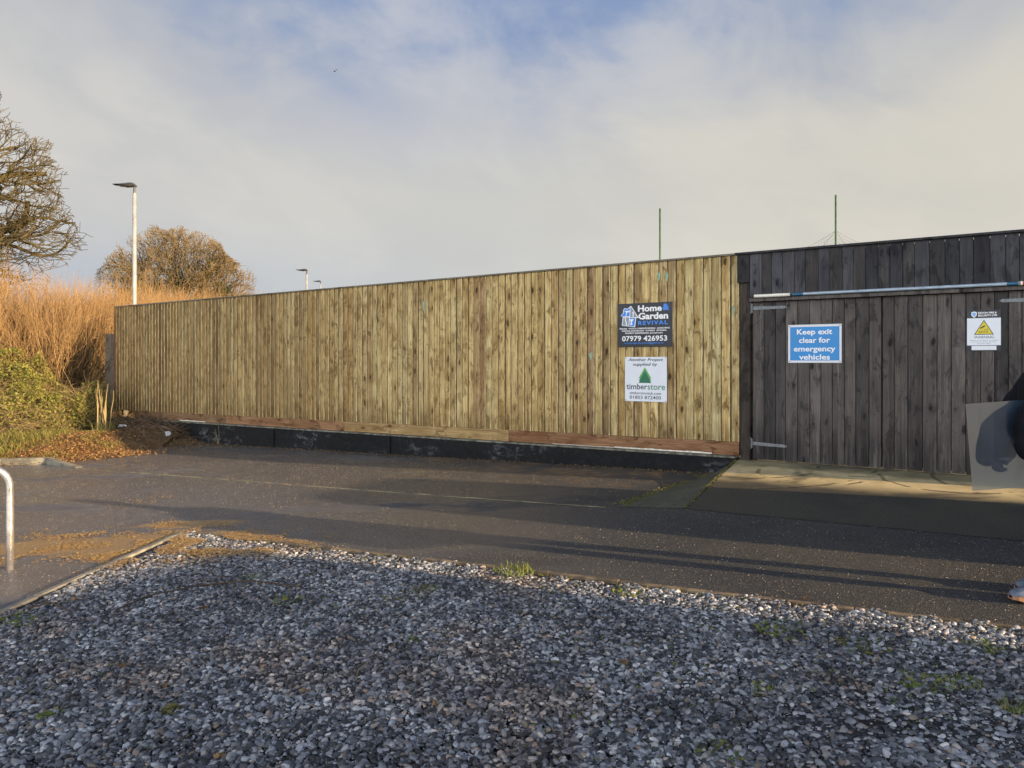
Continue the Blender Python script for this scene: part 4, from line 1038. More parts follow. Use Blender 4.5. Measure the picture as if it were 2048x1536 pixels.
# ------------------------------------------------------------------ gravel
stones = bpy.data.collections.new('stone_shapes')
def gravelmat():
    N = NT('mixed wet gravel'); oi = N.t.nodes.new('ShaderNodeObjectInfo').outputs['Random']
    w = N.t.nodes.new('ShaderNodeTexWhiteNoise'); w.noise_dimensions = '1D'; N.L.new(N.math('MULTIPLY', oi, 917.), w.inputs['W'])
    col = N.ramp(oi, [(0, (.018, .019, .021)), (.16, (.08, .087, .098)), (.28, (.03, .032, .035)), (.40, (.16, .172, .195)), (.52, (.30, .32, .35)), (.59, (.07, .074, .08)), (.69, (.44, .465, .50)), (.77, (.15, .155, .16)), (.875, (.60, .62, .63)), (.925, (.22, .19, .15)), (.965, (.38, .29, .23)), (1, (.74, .73, .70))])
    c = N.co(); n = N.noise(c, 60., 4, .65)
    col = N.mix(N.ss(n, .4, .7, 0., .45), col, N.mix(1., col, (.45, .45, .47), 'MULTIPLY'))
    big = N.noise(N.pos(), 1.3, 5, .65)
    col = N.mix(N.ss(big, .44, .58, 0., .7), col, N.mix(1., col, (.5, .5, .52), 'MULTIPLY'))
    big2 = N.noise(N.vadd(N.pos(), (7, 3, 0)), .8, 5, .7)
    col = N.mix(N.ss(big2, .52, .64, 0., .55), col, N.mix(1., col, (1.15, .85, .60), 'MULTIPLY'))
    col = N.mix(1., col, (.98, .99, 1.02), 'MULTIPLY')
    return N.out(col, N.ss(w.outputs[0], 0., 1., .38, .8), bump=n, bstr=.35, bdist=.002, spec=.5)
M['gravel'] = gravelmat()
for i in range(12):
    r = random.Random(300 + i); bm = bmesh.new(); bmesh.ops.create_icosphere(bm, subdivisions=2, radius=1)
    sc = Vector((r.uniform(.8, 1.25), r.uniform(.6, .95), r.uniform(.35, .65)))
    planes = [(randv(r), r.uniform(.62, .9)) for _ in range(9)]
    for v in bm.verts:
        for nrm, dd in planes:
            k = v.co.dot(nrm)
            if k > dd: v.co -= nrm * (k - dd) * .9
        v.co = Vector((v.co.x * sc.x, v.co.y * sc.y, v.co.z * sc.z)) * (1 + .08 * mnoise.noise(v.co * 2 + Vector((i, 0, 0))))
    me = bpy.data.meshes.new('stone_shape'); bm.to_mesh(me); bm.free(); me.materials.append(M['gravel'])
    for p in me.polygons: p.use_smooth = False
    stones.objects.link(bpy.data.objects.new('stone_shape', me))
def scatter_group(name, coll, density, smin, smax, seed, zj=.008):
    ng = bpy.data.node_groups.new(name, 'GeometryNodeTree')
    ng.interface.new_socket('Geometry', in_out='INPUT', socket_type='NodeSocketGeometry'); ng.interface.new_socket('Geometry', in_out='OUTPUT', socket_type='NodeSocketGeometry')
    nd = ng.nodes; L = ng.links
    gi = nd.new('NodeGroupInput'); go = nd.new('NodeGroupOutput')
    dp = nd.new('GeometryNodeDistributePointsOnFaces'); dp.inputs['Density'].default_value = density; dp.inputs['Seed'].default_value = seed
    ci = nd.new('GeometryNodeCollectionInfo'); ci.inputs['Collection'].default_value = coll; ci.inputs['Separate Children'].default_value = True; ci.inputs['Reset Children'].default_value = True
    ip = nd.new('GeometryNodeInstanceOnPoints'); ip.inputs['Pick Instance'].default_value = True
    rv = nd.new('FunctionNodeRandomValue'); rv.data_type = 'FLOAT_VECTOR'; rv.inputs[0].default_value = (-.6, -.6, 0); rv.inputs[1].default_value = (.6, .6, 6.28)
    rs = nd.new('FunctionNodeRandomValue'); rs.data_type = 'FLOAT'; rs.inputs[2].default_value = 0.; rs.inputs[3].default_value = 1.; rs.inputs['Seed'].default_value = 5
    pw = nd.new('ShaderNodeMath'); pw.operation = 'POWER'; L.new(rs.outputs[1], pw.inputs[0]); pw.inputs[1].default_value = 2.7
    mr = nd.new('ShaderNodeMapRange'); L.new(pw.outputs[0], mr.inputs[0]); mr.inputs[3].default_value = smin; mr.inputs[4].default_value = smax
    sp = nd.new('GeometryNodeSetPosition'); ro = nd.new('FunctionNodeRandomValue'); ro.data_type = 'FLOAT_VECTOR'; ro.inputs[0].default_value = (0, 0, -.001); ro.inputs[1].default_value = (0, 0, zj); ro.inputs['Seed'].default_value = 9
    L.new(gi.outputs[0], dp.inputs[0]); L.new(dp.outputs['Points'], sp.inputs['Geometry']); L.new(ro.outputs[0], sp.inputs['Offset'])
    L.new(sp.outputs[0], ip.inputs['Points']); L.new(ci.outputs[0], ip.inputs['Instance']); L.new(rv.outputs[0], ip.inputs['Rotation']); L.new(mr.outputs[0], ip.inputs['Scale'])
    L.new(ip.outputs[0], go.inputs[0]); return ng
# emitting sheet: the part of the bed near the camera's view, gently uneven
mb = MB()
KI = KC + Vector((.05, -.06, 0))
Y0 = 1.9
pr = KC + dk * 7.4
poly = [(KC.x + de.x * .05, KC.y - .05), (pr.x, pr.y - .05), (pr.x, Y0 - .9), (EE.x + .6, Y0 - .4)]
def inside(x, y):
    # right of the left edging, camera side of the long edging
    a = (x - KC.x) * dk.y - (y - KC.y) * dk.x; b = (x - KC.x) * de.y - (y - KC.y) * de.x
    return a > .035 and b < -.03
step = .12; X_ = -4.4
def bedz(x, y): return gz(x) + .006 + .018 * mnoise.noise(Vector((x * .8, y * .8, 1))) + .008 * mnoise.noise(Vector((x * 3, y * 3, 2)))
while X_ < 4.6:
    y = 1.6
    while y < 7.7:
        if inside(X_ + step / 2, y + step / 2) and abs(X_) < .8 * y + 1.0:
            mb.poly([(a, b, bedz(a, b)) for a, b in ((X_, y), (X_ + step, y), (X_ + step, y + step), (X_, y + step))])
        y += step
    X_ += step
gr = mb.build('gravel', M['gravel'], label='mixed grey gravel covering the foreground', cat='gravel', kind='stuff')
md = gr.modifiers.new('scatter', 'NODES'); md.node_group = scatter_group('gravel scatter', stones, 9400, .0040, .0250, 3, .012)

# ------------------------------------------------------------------ litter, weeds, leaves on the yard
r = random.Random(81); mb = MB()
patches = [(420, 1090, .75, .16, 2600), (300, 1085, .5, .16, 1100), (360, 1052, .45, .10, 500), (150, 1068, .4, .06, 500), (130, 1095, .25, .06, 250), (40, 1115, .30, .07, 500), (250, 1125, .3, .08, 450), (200, 1110, .25, .06, 200), (500, 1100, .45, .10, 700), (300, 1000, .35, .15, 120), (600, 960, 2.2, .35, 350), (880, 985, 1.8, .3, 300), (300, 930, 1.5, .5, 500)]
for (px, py, sx, sy, n) in patches:
    c = G(px, py)
    for i in range(int(n * 4)):
        x = r.gauss(c.x, sx * .6); y = r.gauss(c.y, sy * 2.0)
        if mnoise.noise(Vector((x * 3.2, y * 3.2, 7))) < (-.02): continue
        ins = inside(x, y); z = (bedz(x, y) + .012 + .012 if ins else gz(x) + .003) + r.uniform(.001, .008)
        a = r.uniform(0, 6.28); L = r.uniform(.005, .016); q1 = Vector((math.cos(a), math.sin(a), r.uniform(-.2, .2))) * L; q2 = Vector((-math.sin(a), math.cos(a), r.uniform(-.2, .3))) * L * r.uniform(.2, .55)
        p = Vector((x, y, z)); mb.poly([p + q1, p + q2, p - q1, p - q2])
mb.build('straw_litter', M['straw'], label='orange sawdust-like litter around the corner of the gravel', cat='litter', kind='stuff')
# little pale chips over the asphalt
mb = MB()
for i in range(17000):
    x = r.uniform(-8, 6); y = r.uniform(3.4, 13.2)
    if inside(x, y): continue
    l = FMI @ Vector((x, y, 0))
    if l.y > -.2 or (l.x > -.5 and l.y > -2.4): continue
    L = r.uniform(.0018, .0052); a = r.uniform(0, 6.28); p = Vector((x, y, gz(x) + .0015)); q1 = Vector((math.cos(a), math.sin(a), 0)) * L; q2 = Vector((-math.sin(a), math.cos(a), 0)) * L * .6; up = Vector((0, 0, L * .7))
    mb.raw([p + q1, p + q2, p - q1, p - q2, p + up], [(0, 1, 4), (1, 2, 4), (2, 3, 4), (3, 0, 4)])
mb.build('loose_grit', leafmat('pale grit', [(.18, .18, .18), (.35, .33, .28), (.5, .45, .36), (.6, .45, .27)], trans=0.), label='scattered pale grit on the asphalt', cat='grit', kind='stuff')
def tuft(px, py, R, H, n, seed, label, mat='weed', cat='weed', name='grass_tuft', flat_=0.):
    n = int(n * .7); H *= .85
    r = random.Random(seed); g0 = G(px, py); g0.z = bedz(g0.x, g0.y) + .008; mb = MB()
    for i in range(n):
        a = r.uniform(0, 6.28); rr = R * math.sqrt(r.random()); p = Vector((math.cos(a) * rr, math.sin(a) * rr, 0)); b = r.uniform(0, 6.28)
        h = H * r.uniform(.5, 1.2); d = Vector((math.cos(b) * (.4 + flat_), math.sin(b) * (.4 + flat_), 1)).normalized(); q_ = Vector((math.sin(b), -math.cos(b), 0)) * (.0025 + flat_ * .004)
        m_ = p + d * h * .6; t_ = m_ + Vector((d.x, d.y, d.z * .3)).normalized() * h * .5
        mb.raw([p - q_, p + q_, m_ + q_ * (1 + flat_), m_ - q_ * (1 + flat_), t_], [(0, 1, 2, 3), (3, 2, 4)])
    o = mb.build(name, M[mat], label=label, cat=cat); o.location = g0; o['group'] = 'weeds in the gravel'; return o
tuft(1030, 1148, .16, .07, 260, 1, 'largest bright grass tuft against the timber edging')
tuft(1262, 1188, .12, .035, 150, 2, 'yellow-green weed patch just right of the largest tuft, by the edging', flat_=.6)
tuft(850, 1185, .10, .04, 130, 3, 'grass tuft near the middle, left of the largest tuft')
tuft(810, 1205, .16, .02, 200, 4, 'flat mossy patch just below the middle tuft', 'moss', 'moss', 'moss_patch', .9)
tuft(500, 1160, .09, .03, 110, 5, 'small green tuft right of the pale edging corner')
tuft(580, 1205, .11, .03, 150, 6, 'green weed clump below the straw litter', flat_=.6)
tuft(824, 1286, .05, .03, 60, 7, 'tiny bright green weed alone in mid gravel', flat_=.7)
tuft(40, 1245, .16, .03, 260, 8, 'bright green weed mat at the left photo edge', flat_=.7)
tuft(100, 1440, .05, .03, 60, 9, 'small weed at the bottom left of the gravel', flat_=.7)
tuft(345, 1432, .05, .03, 70, 10, 'yellowish moss sprig near the bottom left', 'grass_leaf', 'moss', 'moss_sprig', .8)
tuft(1570, 1265, .17, .025, 260, 11, 'wide low weed patch in front of the gate, below the edging', flat_=.8)
tuft(1730, 1290, .18, .022, 300, 12, 'dark mossy patch right of the wide weed patch', 'moss', 'moss', 'moss_patch', .9)
tuft(1850, 1370, .12, .03, 160, 13, 'green weed patch toward the lower right', flat_=.6)
tuft(1930, 1372, .09, .04, 120, 14, 'upright tuft next to the lower right weed patch')
tuft(2030, 1420, .07, .05, 110, 15, 'tuft at the right photo edge')
tuft(1527, 1382, .05, .035, 70, 16, 'small isolated tuft in the gravel right of the brown leaf')
tuft(400, 1110, .13, .03, 220, 17, 'olive moss cushion on the straw litter', 'moss', 'moss', 'moss_patch', .7)
tuft(1440, 1512, .10, .02, 120, 18, 'flat weed at the bottom edge of the photo', flat_=.9)
tuft(1980, 1300, .10, .03, 110, 19, 'weed clump by the right end of the edging', flat_=.5)
mb = MB(); r = random.Random(91)
for i in range(420):
    t = r.uniform(.2, 7.0); p = KC + dk * t + Vector((-dk.y, dk.x, 0)) * -r.uniform(.03, .09); p.z = gz(p.x) + .01
    if mnoise.noise(Vector((t * 1.7, 0, 4))) < -.05: continue
    for j in range(5):
        b = r.uniform(0, 6.28); h = r.uniform(.008, .03); d = Vector((math.cos(b) * .9, math.sin(b) * .9, 1)).normalized(); q_ = Vector((math.sin(b), -math.cos(b), 0)) * .004
        mb.raw([p - q_, p + q_, p + d * h], [(0, 1, 2)])
mb.build('edge_weeds', M['grass_leaf'], label='thin line of tiny weeds along the timber edging', cat='weeds', kind='stuff')
mb = MB(); r = random.Random(97); cnt = 0
while cnt < 520:
    x = r.uniform(-3.4, 4.2); y = r.uniform(2.0, 6.9)
    if not inside(x, y) or mnoise.noise(Vector((x * .9, y * .9, 12))) < .02 - .05 * x: 
        if r.random() > .04 or not inside(x, y): continue
    cnt += 1; z = bedz(x, y) + .012; R0 = r.uniform(.008, .035)
    for j in range(r.randint(5, 14)):
        b = r.uniform(0, 6.28); q0 = r.random() * R0; p = Vector((x + q0 * math.cos(b * 3), y + q0 * math.sin(b * 3), z)); h = r.uniform(.006, .016); d = Vector((math.cos(b) * 1.2, math.sin(b) * 1.2, 1)).normalized(); q_ = Vector((math.sin(b), -math.cos(b), 0)) * .003
        mb.raw([p - q_, p + q_, p + q_ + d * h * .7, p + d * h], [(0, 1, 2, 3)])
mb.build('gravel_weeds', M['weed'], label='sparse tiny green sprigs scattered through the gravel', cat='weeds', kind='stuff')
# single brown leaves
def leaf_shape(seed, s_):
    r = random.Random(seed); n = 12; vs = [(0, 0, .004)]; k = r.uniform(.5, .8)
    for i in range(n):
        a = 2 * PI * i / n; rad = s_ * (1 + .28 * math.sin(5 * a + seed) + r.uniform(-.12, .12)); vs.append((rad * math.cos(a), k * rad * math.sin(a), .012 * math.sin(2 * a + seed) + r.uniform(0, .012)))
    return vs, [(0, 1 + i, 1 + (i + 1) % n) for i in range(n)]
for i, (px, py, s_, lab) in enumerate(((1250, 1335, .033, 'large curled orange-brown leaf alone in the open gravel'), (285, 1142, .022, 'brown leaf below the straw litter corner'), (405, 1222, .026, 'orange leaf in the gravel, left of the weed clump'),
        (150, 1205, .02, 'dark red leaf by the pale edging'), (785, 1300, .022, 'dull brown leaf left of the tiny bright weed'), (245, 1345, .028, 'brown leaf in the left gravel'), (440, 1525, .03, 'curled tan leaf at the bottom edge'),
        (330, 1385, .018, 'small red leaf left of the moss sprig'), (1040, 1150, .02, 'orange leaf lying beside the largest tuft'), (870, 1422, .02, 'tan leaf low in the middle gravel'), (610, 1392, .02, 'dark curled leaf in the lower gravel'), (1610, 1208, .02, 'orange leaf right by the timber edging'))):
    g0 = G(px, py); mb = MB(); vs, fs = leaf_shape(i, s_); mb.raw(vs, fs); o = mb.build('fallen_leaf', M['litter'], label=lab, cat='leaf', group='single leaves on the gravel'); o.location = (g0.x, g0.y, bedz(g0.x, g0.y) + .016); o.rotation_euler = (.3 * math.sin(i), .25, i * 1.3)
# twigs on gravel
for i, (pts, lab) in enumerate((([(232, 1228), (300, 1200), (400, 1178), (500, 1168), (600, 1178)], 'long thin curved twig lying across the gravel'), ([(60, 1225), (100, 1212), (140, 1232)], 'short dark twig by the pale edging'), ([(712, 1368), (716, 1350), (735, 1335)], 'small forked pale twig in mid gravel'))):
    mb = MB(); W_ = [G(*p) for p in pts]; W_ = [Vector((p.x, p.y, bedz(p.x, p.y) + .022)) for p in W_]; mb.tube(W_, .0055 if i < 2 else .003, 5); mb.build('twig', M['dark_twig'] if i < 2 else M['dry_stem'], label=lab, cat='twig')
# crack and moss between ramp and wedge
mb = MB(); a = F1.copy(); b = T1.copy(); r = random.Random(5); nseg = 26
for i in range(nseg):
    p0 = a.lerp(b, i / nseg); p1 = a.lerp(b, (i + 1) / nseg)
for i in range(700):
    t = r.random(); p = a.lerp(b, t) + Vector((r.gauss(-.02, .012), 0, .004)); q1 = randv(r) * .008; q2 = randv(r) * .006
    mb.poly([p + q1, p + q2, p - q1, p - q2])
p0, p1 = WF.copy(), WC.copy()
for i in range(1300):
    t = r.random(); p = p0.lerp(p1, t) + Vector((r.gauss(0, .05), r.gauss(0, .05), .004))
    if mnoise.noise(p * 4) < -.05: continue
    q1 = randv(r) * .009; q2 = randv(r) * .008; mb.poly([p + q1, p + q2, p - q1, p - q2])
mb.build('joint_moss', M['moss'], label='moss and grit along the edges of the concrete ramp', cat='moss', kind='stuff')
mb = MB()
pts = []
for i in range(19):
    t = i / 18; p = F1.lerp(T1, t); p.x += -.02 + .012 * math.sin(i * 1.9) + .01 * math.sin(i * .7); p.z += .005; pts.append(p)
for i in range(18):
    w_ = .006 + .010 * abs(math.sin(i * 1.3)); mb.poly([pts[i] - Vector((w_, 0, 0)), pts[i] + Vector((w_, 0, 0)), pts[i + 1] + Vector((w_ * .8, 0, 0)), pts[i + 1] - Vector((w_ * .8, 0, 0))])
mb.build('ramp_crack', M['lamp_head'], kind='structure')


# ------------------------------------------------------------------ person at the right edge
def skinned(name, verts, edges, radii, mat, parent, origin, sub=2):
    me = bpy.data.meshes.new(name); me.from_pydata([Vector(v) for v in verts], edges, []); o = bpy.data.objects.new(name, me); COL.objects.link(o)
    md = o.modifiers.new('skin', 'SKIN'); md.use_smooth_shade = True; md.branch_smoothing = .4
    sv = me.skin_vertices[0].data
    for i, r_ in enumerate(radii): sv[i].radius = r_ if isinstance(r_, tuple) else (r_, r_)
    sv[0].use_root = True
    m2 = o.modifiers.new('sub', 'SUBSURF'); m2.levels = sub; m2.render_levels = sub
    dg = bpy.context.evaluated_depsgraph_get(); nm = bpy.data.meshes.new_from_object(o.evaluated_get(dg))
    o.modifiers.clear(); o.data = nm; nm.materials.clear(); nm.materials.append(mat)
    for p in nm.polygons: p.use_smooth = True
    o.parent = parent; return o
M['glove'] = plain('dark knitted glove', (.012, .013, .017), .9, .3, 60.)
M['coat'] = plain('dark navy padded coat', (.007, .008, .012), .8, .4, 12., spec=.2, bump=.3)
M['trousers'] = plain('dark blue trousers', (.015, .018, .028), .85, .3, 20.)
M['skin'] = plain('skin', (.46, .27, .19), .5, .12, 9.)
M['hair'] = plain('dark brown hair', (.03, .02, .014), .7, .3, 40.)
M['shoe'] = plain('blue grey suede shoe', (.13, .16, .22), .8, .3, 30.)
M['sole'] = plain('tan rubber sole', (.42, .20, .10), .6, .2, 20.)
PX, PY = 3.43, 4.68; PZ = gz(PX)
per = empty('person', (PX, PY, PZ), label='person in dark coat and blue grey shoes at the right edge, holding a clear sheet', cat='person')
# local axes: forward is -x, the person's left (towards the camera) is -y
V_ = []; E_ = []; R_ = []
def chain(pts, start=None):
    prev = start
    for (p, r_) in pts:
        V_.append(p); R_.append(r_); i = len(V_) - 1
        if prev is not None: E_.append((prev, i))
        prev = i
    return prev
ARMS = ((-1, (-.155, -.09, .08), (-.07, -.10, .50), (-.13, -.22, 1.32), (-.42, -.31, 1.11), (-.40, -.32, .985)), (1, (.035, .10, .08), (.02, .11, .50), (-.01, .20, 1.34), (-.16, .24, 1.12), (-.27, .05, 1.02)))
pel = chain([((.02, 0, .94), (.15, .13))])
sp = chain([((.0, 0, 1.10), (.14, .12)), ((-.03, 0, 1.28), (.155, .12)), ((-.04, 0, 1.40), (.13, .09))], pel)
nk = chain([((-.04, 0, 1.48), .055), ((-.045, 0, 1.54), .055)], sp)
hd = chain([((-.05, 0, 1.61), (.085, .095)), ((-.055, 0, 1.68), (.078, .09)), ((-.045, 0, 1.74), (.05, .06))], nk)
for sgn, foot, kn, shd, el_, wr in ARMS:
    hp = chain([((.02, sgn * .10, .88), .095)], pel); chain([(kn, .06), ((foot[0] + .02, foot[1], foot[2] + .18), .048), (foot, .04), ((foot[0] - .12, foot[1], .045), .035)], hp)
    sh = chain([(shd, .065)], sp); w_ = chain([(el_, .045), (wr, .028)], sh)
    hv = Vector(wr) - Vector(el_); hv.normalize(); palm = Vector(wr) + hv * .055; pm = chain([(tuple(palm), .026)], w_)
body = skinned('body', V_, E_, R_, M['skin'], per, None)
for A_ in ARMS:
    hv = (Vector(A_[5]) - Vector(A_[4])).normalized(); skinned('glove', [Vector(A_[5]) - hv * .02, Vector(A_[5]) + hv * .03, Vector(A_[5]) + hv * .07, Vector(A_[5]) + hv * .095], [(0, 1), (1, 2), (2, 3)], [.034, .04, .041, .034], M['glove'], per, None)
def hand(wr, el_, sgn):
    hv = (Vector(wr) - Vector(el_)).normalized(); lat = Vector((0, 1, 0)); lat = (lat - hv * lat.dot(hv)).normalized(); dn = hv.cross(lat)
    if dn.z > 0: dn = -dn
    base = Vector(wr) + hv * .07; ax = dn.cross(hv).normalized() if False else dn
    for i, L in enumerate((.072, .08, .075, .06)):
        root = base + dn * (.033 - .022 * i) * -1 + hv * .01; a = hv; q = -lat * sgn
        p1 = root + a * L * .45; p2 = p1 + (a * .75 + q * .65).normalized() * L * .32; p3 = p2 + (a * .2 + q).normalized() * L * .25
        skinned('finger', [root - a * .02, root, p1, p2, p3], [(0, 1), (1, 2), (2, 3), (3, 4)], [.0105, .011, .0105, .0095, .008], M['glove'], per, None, 2)
    root = base - hv * .045 - dn * .03; q = -lat * sgn
    skinned('thumb', [root, root + (hv * .6 - dn * .8).normalized() * .035, root + (hv * .9 - dn * .5 + q * .2).normalized() * .065, root + (hv - dn * .2 + q * .3).normalized() * .088], [(0, 1), (1, 2), (2, 3)], [.0135, .0125, .0115, .009], M['glove'], per, None, 2)
hand(ARMS[0][5], ARMS[0][4], -1); hand(ARMS[1][5], ARMS[1][4], -1)
# coat: a lofted body with folds, sleeves as its own pieces
rings = [(.785, .0, .225, .215), (.80, .0, .237, .225), (.86, .0, .232, .22), (.93, .0, .222, .212), (1.0, -.005, .212, .205), (1.07, -.012, .205, .20), (1.13, -.02, .203, .20), (1.2, -.028, .204, .205), (1.28, -.035, .20, .215), (1.34, -.04, .185, .218), (1.39, -.04, .155, .19), (1.43, -.042, .12, .14), (1.47, -.045, .09, .095), (1.52, -.045, .088, .088), (1.545, -.045, .08, .08)]
mb = MB(); nk_ = 40; vs = []
for (z, cx_, rx_, ry_) in rings:
    for k in range(nk_):
        t = 2 * PI * k / nk_; f_ = 1 + (.05 * mnoise.noise(Vector((math.cos(t) * 2.2, math.sin(t) * 2.2, z * 9))) if z < 1.45 else 0)
        vs.append((cx_ + rx_ * f_ * math.cos(t), ry_ * f_ * math.sin(t), z))
mb.raw(vs, [(i * nk_ + k, i * nk_ + (k + 1) % nk_, (i + 1) * nk_ + (k + 1) % nk_, (i + 1) * nk_ + k) for i in range(len(rings) - 1) for k in range(nk_)] + [tuple(reversed(range(nk_)))])
coat = mb.build('coat', M['coat'], per, smooth=True)
for sgn, foot, kn, shd, el_, wr in ARMS:
    V_ = []; E_ = []; R_ = []
    m_ = tuple((Vector(el_) + Vector(shd)) / 2); m2_ = tuple((Vector(el_) + Vector(wr)) / 2)
    chain([((shd[0] * .6, sgn * .12, 1.36), .09), (shd, .105), (m_, .094), (el_, .09), (m2_, .092), (wr, .100)] + ([(tuple(Vector(wr) + (Vector(wr) - Vector(el_)).normalized() * .11), .094)] if sgn < 0 else []))
    sl_ = skinned('sleeve', V_, E_, R_, M['coat'], coat, None)
    for v in sl_.data.vertices: v.co += v.normal * .012 * mnoise.noise(v.co * 14)
V_ = []; E_ = []; R_ = []
pel = chain([((.02, 0, .92), (.12, .11))])
for sgn, foot, kn, shd, el_, wr in ARMS:
    chain([((.02, sgn * .105, .82), .11), (kn, .08), ((foot[0] + .015, foot[1], .22), .068), ((foot[0] + .01, foot[1], .11), .07)], pel)
skinned('trousers', V_, E_, R_, M['trousers'], per, None)
def shoe(x, y, label=None):
    prof = [(.11, .035, .0, .075), (.09, .042, .0, .10), (.03, .045, .0, .115), (-.04, .046, .0, .10), (-.10, .052, .0, .075), (-.16, .05, .0, .060), (-.20, .038, .004, .048), (-.225, .018, .010, .034)]
    sec = 12; vs = []; 
    for (a, w_, zb, zt) in prof:
        for k in range(sec):
            t = 2 * PI * k / sec; c_, s_ = math.cos(t), math.sin(t)
            vs.append((x + a, y + w_ * math.copysign(abs(c_) ** .7, c_), .022 + (zt - .0) * .5 * (1 + math.copysign(abs(s_) ** .7, s_)) * .95))
    n_ = len(prof); mb = MB(); mb.raw(vs, [(i * sec + k, i * sec + (k + 1) % sec, (i + 1) * sec + (k + 1) % sec, (i + 1) * sec + k) for i in range(n_ - 1) for k in range(sec)] + [tuple(reversed(range(sec))), tuple((n_ - 1) * sec + k for k in range(sec))])
    so_ = mb.build('shoe', M['shoe'], per, smooth=True)
    mb = MB(); ol = [(x + a, y + w_ + .006) for a, w_, _, _ in prof] + [(x + a, y - w_ - .006) for a, w_, _, _ in reversed(prof)]
    n_ = len(ol); mb.raw([(a, b, .002 + (.012 if a < x - .19 else 0)) for a, b in ol] + [(a, b, .034) for a, b in ol], [tuple(range(n_)), tuple(reversed(range(n_, 2 * n_)))] + [(i, (i + 1) % n_, n_ + (i + 1) % n_, n_ + i) for i in range(n_)])
    mb.build('sole', M['sole'], so_)
shoe(-.155, -.09); shoe(.01, .10)
# face and hair
mb = MB(); vs = []; fs = []
for j in range(9):
    for k in range(16):
        th = PI * .66 * j / 8; ph = 2 * PI * k / 16; r_ = .108 * (1 + .05 * math.sin(5 * ph) * math.sin(th)); vs.append((-.038 + r_ * .98 * math.sin(th) * math.cos(ph) + .018, r_ * .86 * math.sin(th) * math.sin(ph), 1.675 + r_ * 1.02 * math.cos(th)))
for j in range(8):
    for k in range(16):
        a = vs[j * 16 + k]
        if a[0] < -.09 and a[2] < 1.715: continue
        fs.append((j * 16 + k, j * 16 + (k + 1) % 16, (j + 1) * 16 + (k + 1) % 16, (j + 1) * 16 + k))
mb.raw(vs, fs); mb.build('hair', M['hair'], per, smooth=True)
for s_ in (-1, 1):
    mb = MB(); mb.tube([(-0.128, s_ * .03, 1.648), (-0.139, s_ * .03, 1.648)], [.013, .004], 10); mb.build('eye', M['lamp_head'], per, smooth=True)
    mb = MB(); mb.tube([(-0.050, s_ * .082, 1.61), (-0.045, s_ * .094, 1.63), (-0.042, s_ * .094, 1.66), (-0.050, s_ * .084, 1.68)], [.008, .014, .014, .008], 8); mb.build('ear', M['skin'], per, smooth=True)
mb = MB(); mb.tube([(-0.133, 0, 1.655), (-0.160, 0, 1.620), (-0.145, 0, 1.612)], [.008, .014, .012], 8); mb.build('nose', M['skin'], per, smooth=True)
mb = MB(); mb.tube([(-0.125, -.022, 1.583), (-0.139, 0, 1.582), (-0.125, .022, 1.583)], [.004, .006, .004], 8); mb.build('mouth', plain('lips', (.35, .13, .10), .5), per, smooth=True)
# clear sheet held between arm and body
def clearmat():
    N = NT('scuffed clear plastic'); c = N.co(); n = N.noise(c, 3., 4); 
    a = N.t.nodes.new('ShaderNodeBsdfRefraction'); a.inputs['IOR'].default_value = 1.15; a.inputs['Roughness'].default_value = .34; a.inputs['Color'].default_value = (.62, .68, .74, 1)
    t = N.t.nodes.new('ShaderNodeBsdfTransparent'); t.inputs[0].default_value = (.62, .68, .74, 1)
    g = N.t.nodes.new('ShaderNodeBsdfGlossy'); g.inputs['Roughness'].default_value = .35
    df = N.t.nodes.new('ShaderNodeBsdfDiffuse'); df.inputs[0].default_value = (.06, .12, .21, 1)
    m0 = N.t.nodes.new('ShaderNodeMixShader'); m0.inputs[0].default_value = .75; N.L.new(t.outputs[0], m0.inputs[1]); N.L.new(a.outputs[0], m0.inputs[2])
    m1 = N.t.nodes.new('ShaderNodeMixShader'); m1.inputs[0].default_value = .02; N.L.new(m0.outputs[0], m1.inputs[1]); N.L.new(g.outputs[0], m1.inputs[2])
    m2 = N.t.nodes.new('ShaderNodeMixShader'); N.L.new(N.ss(n, .3, .7, .14, .26), m2.inputs[0]); N.L.new(m1.outputs[0], m2.inputs[1]); N.L.new(df.outputs[0], m2.inputs[2])
    o = N.t.nodes.new('ShaderNodeOutputMaterial'); N.L.new(m2.outputs[0], o.inputs[0]); return N.mat
M['clear'] = clearmat()
YS = 4.41
c4 = [at(1931, 808, YS), at(1945, 982, YS), at(2165, 968, YS + .12), at(2150, 792, YS + .12)]
mb = MB(); off = Vector((0, .004, 0)); nI = 10
def bil(s_, t_, o_): 
    p = c4[1].lerp(c4[2], s_).lerp(c4[0].lerp(c4[3], s_), t_) + o_; p.y += .012 * math.sin(PI * s_) * math.cos(2.2 * t_); return p
for i in range(nI):
    for j in range(nI): mb.poly([bil(i / nI, j / nI, Vector()), bil((i + 1) / nI, j / nI, Vector()), bil((i + 1) / nI, (j + 1) / nI, Vector()), bil(i / nI, (j + 1) / nI, Vector())])
o = mb.build('clear_sheet', M['clear'], smooth=True, label='scuffed translucent plastic sheet held upright by the person at the right edge', cat='plastic sheet')


# ------------------------------------------------------------------ unseen van and building added on the right to shade the yard
def PS(p, s_, z=0.): v = SN * p + SD * s_; return Vector((v.x, v.y, z))
rotps = math.atan2(SD.y, SD.x)
# local frame: +x along the light's travel, +y across it
o0 = PS(7.5, -4.55); gv = gz(o0.x + 2)
van = empty('caster_van', (o0.x, o0.y, gv), rotps, label='unseen white van added right of the gate to cast shade', cat='van')
M['van_paint'] = plain('white van paint', (.72, .72, .70), .3, .06, 2.); M['glass'] = plain('dark window glass', (.02, .025, .03), .08, .1); M['rubber'] = plain('tyre rubber', (.02, .02, .02), .8, .2)
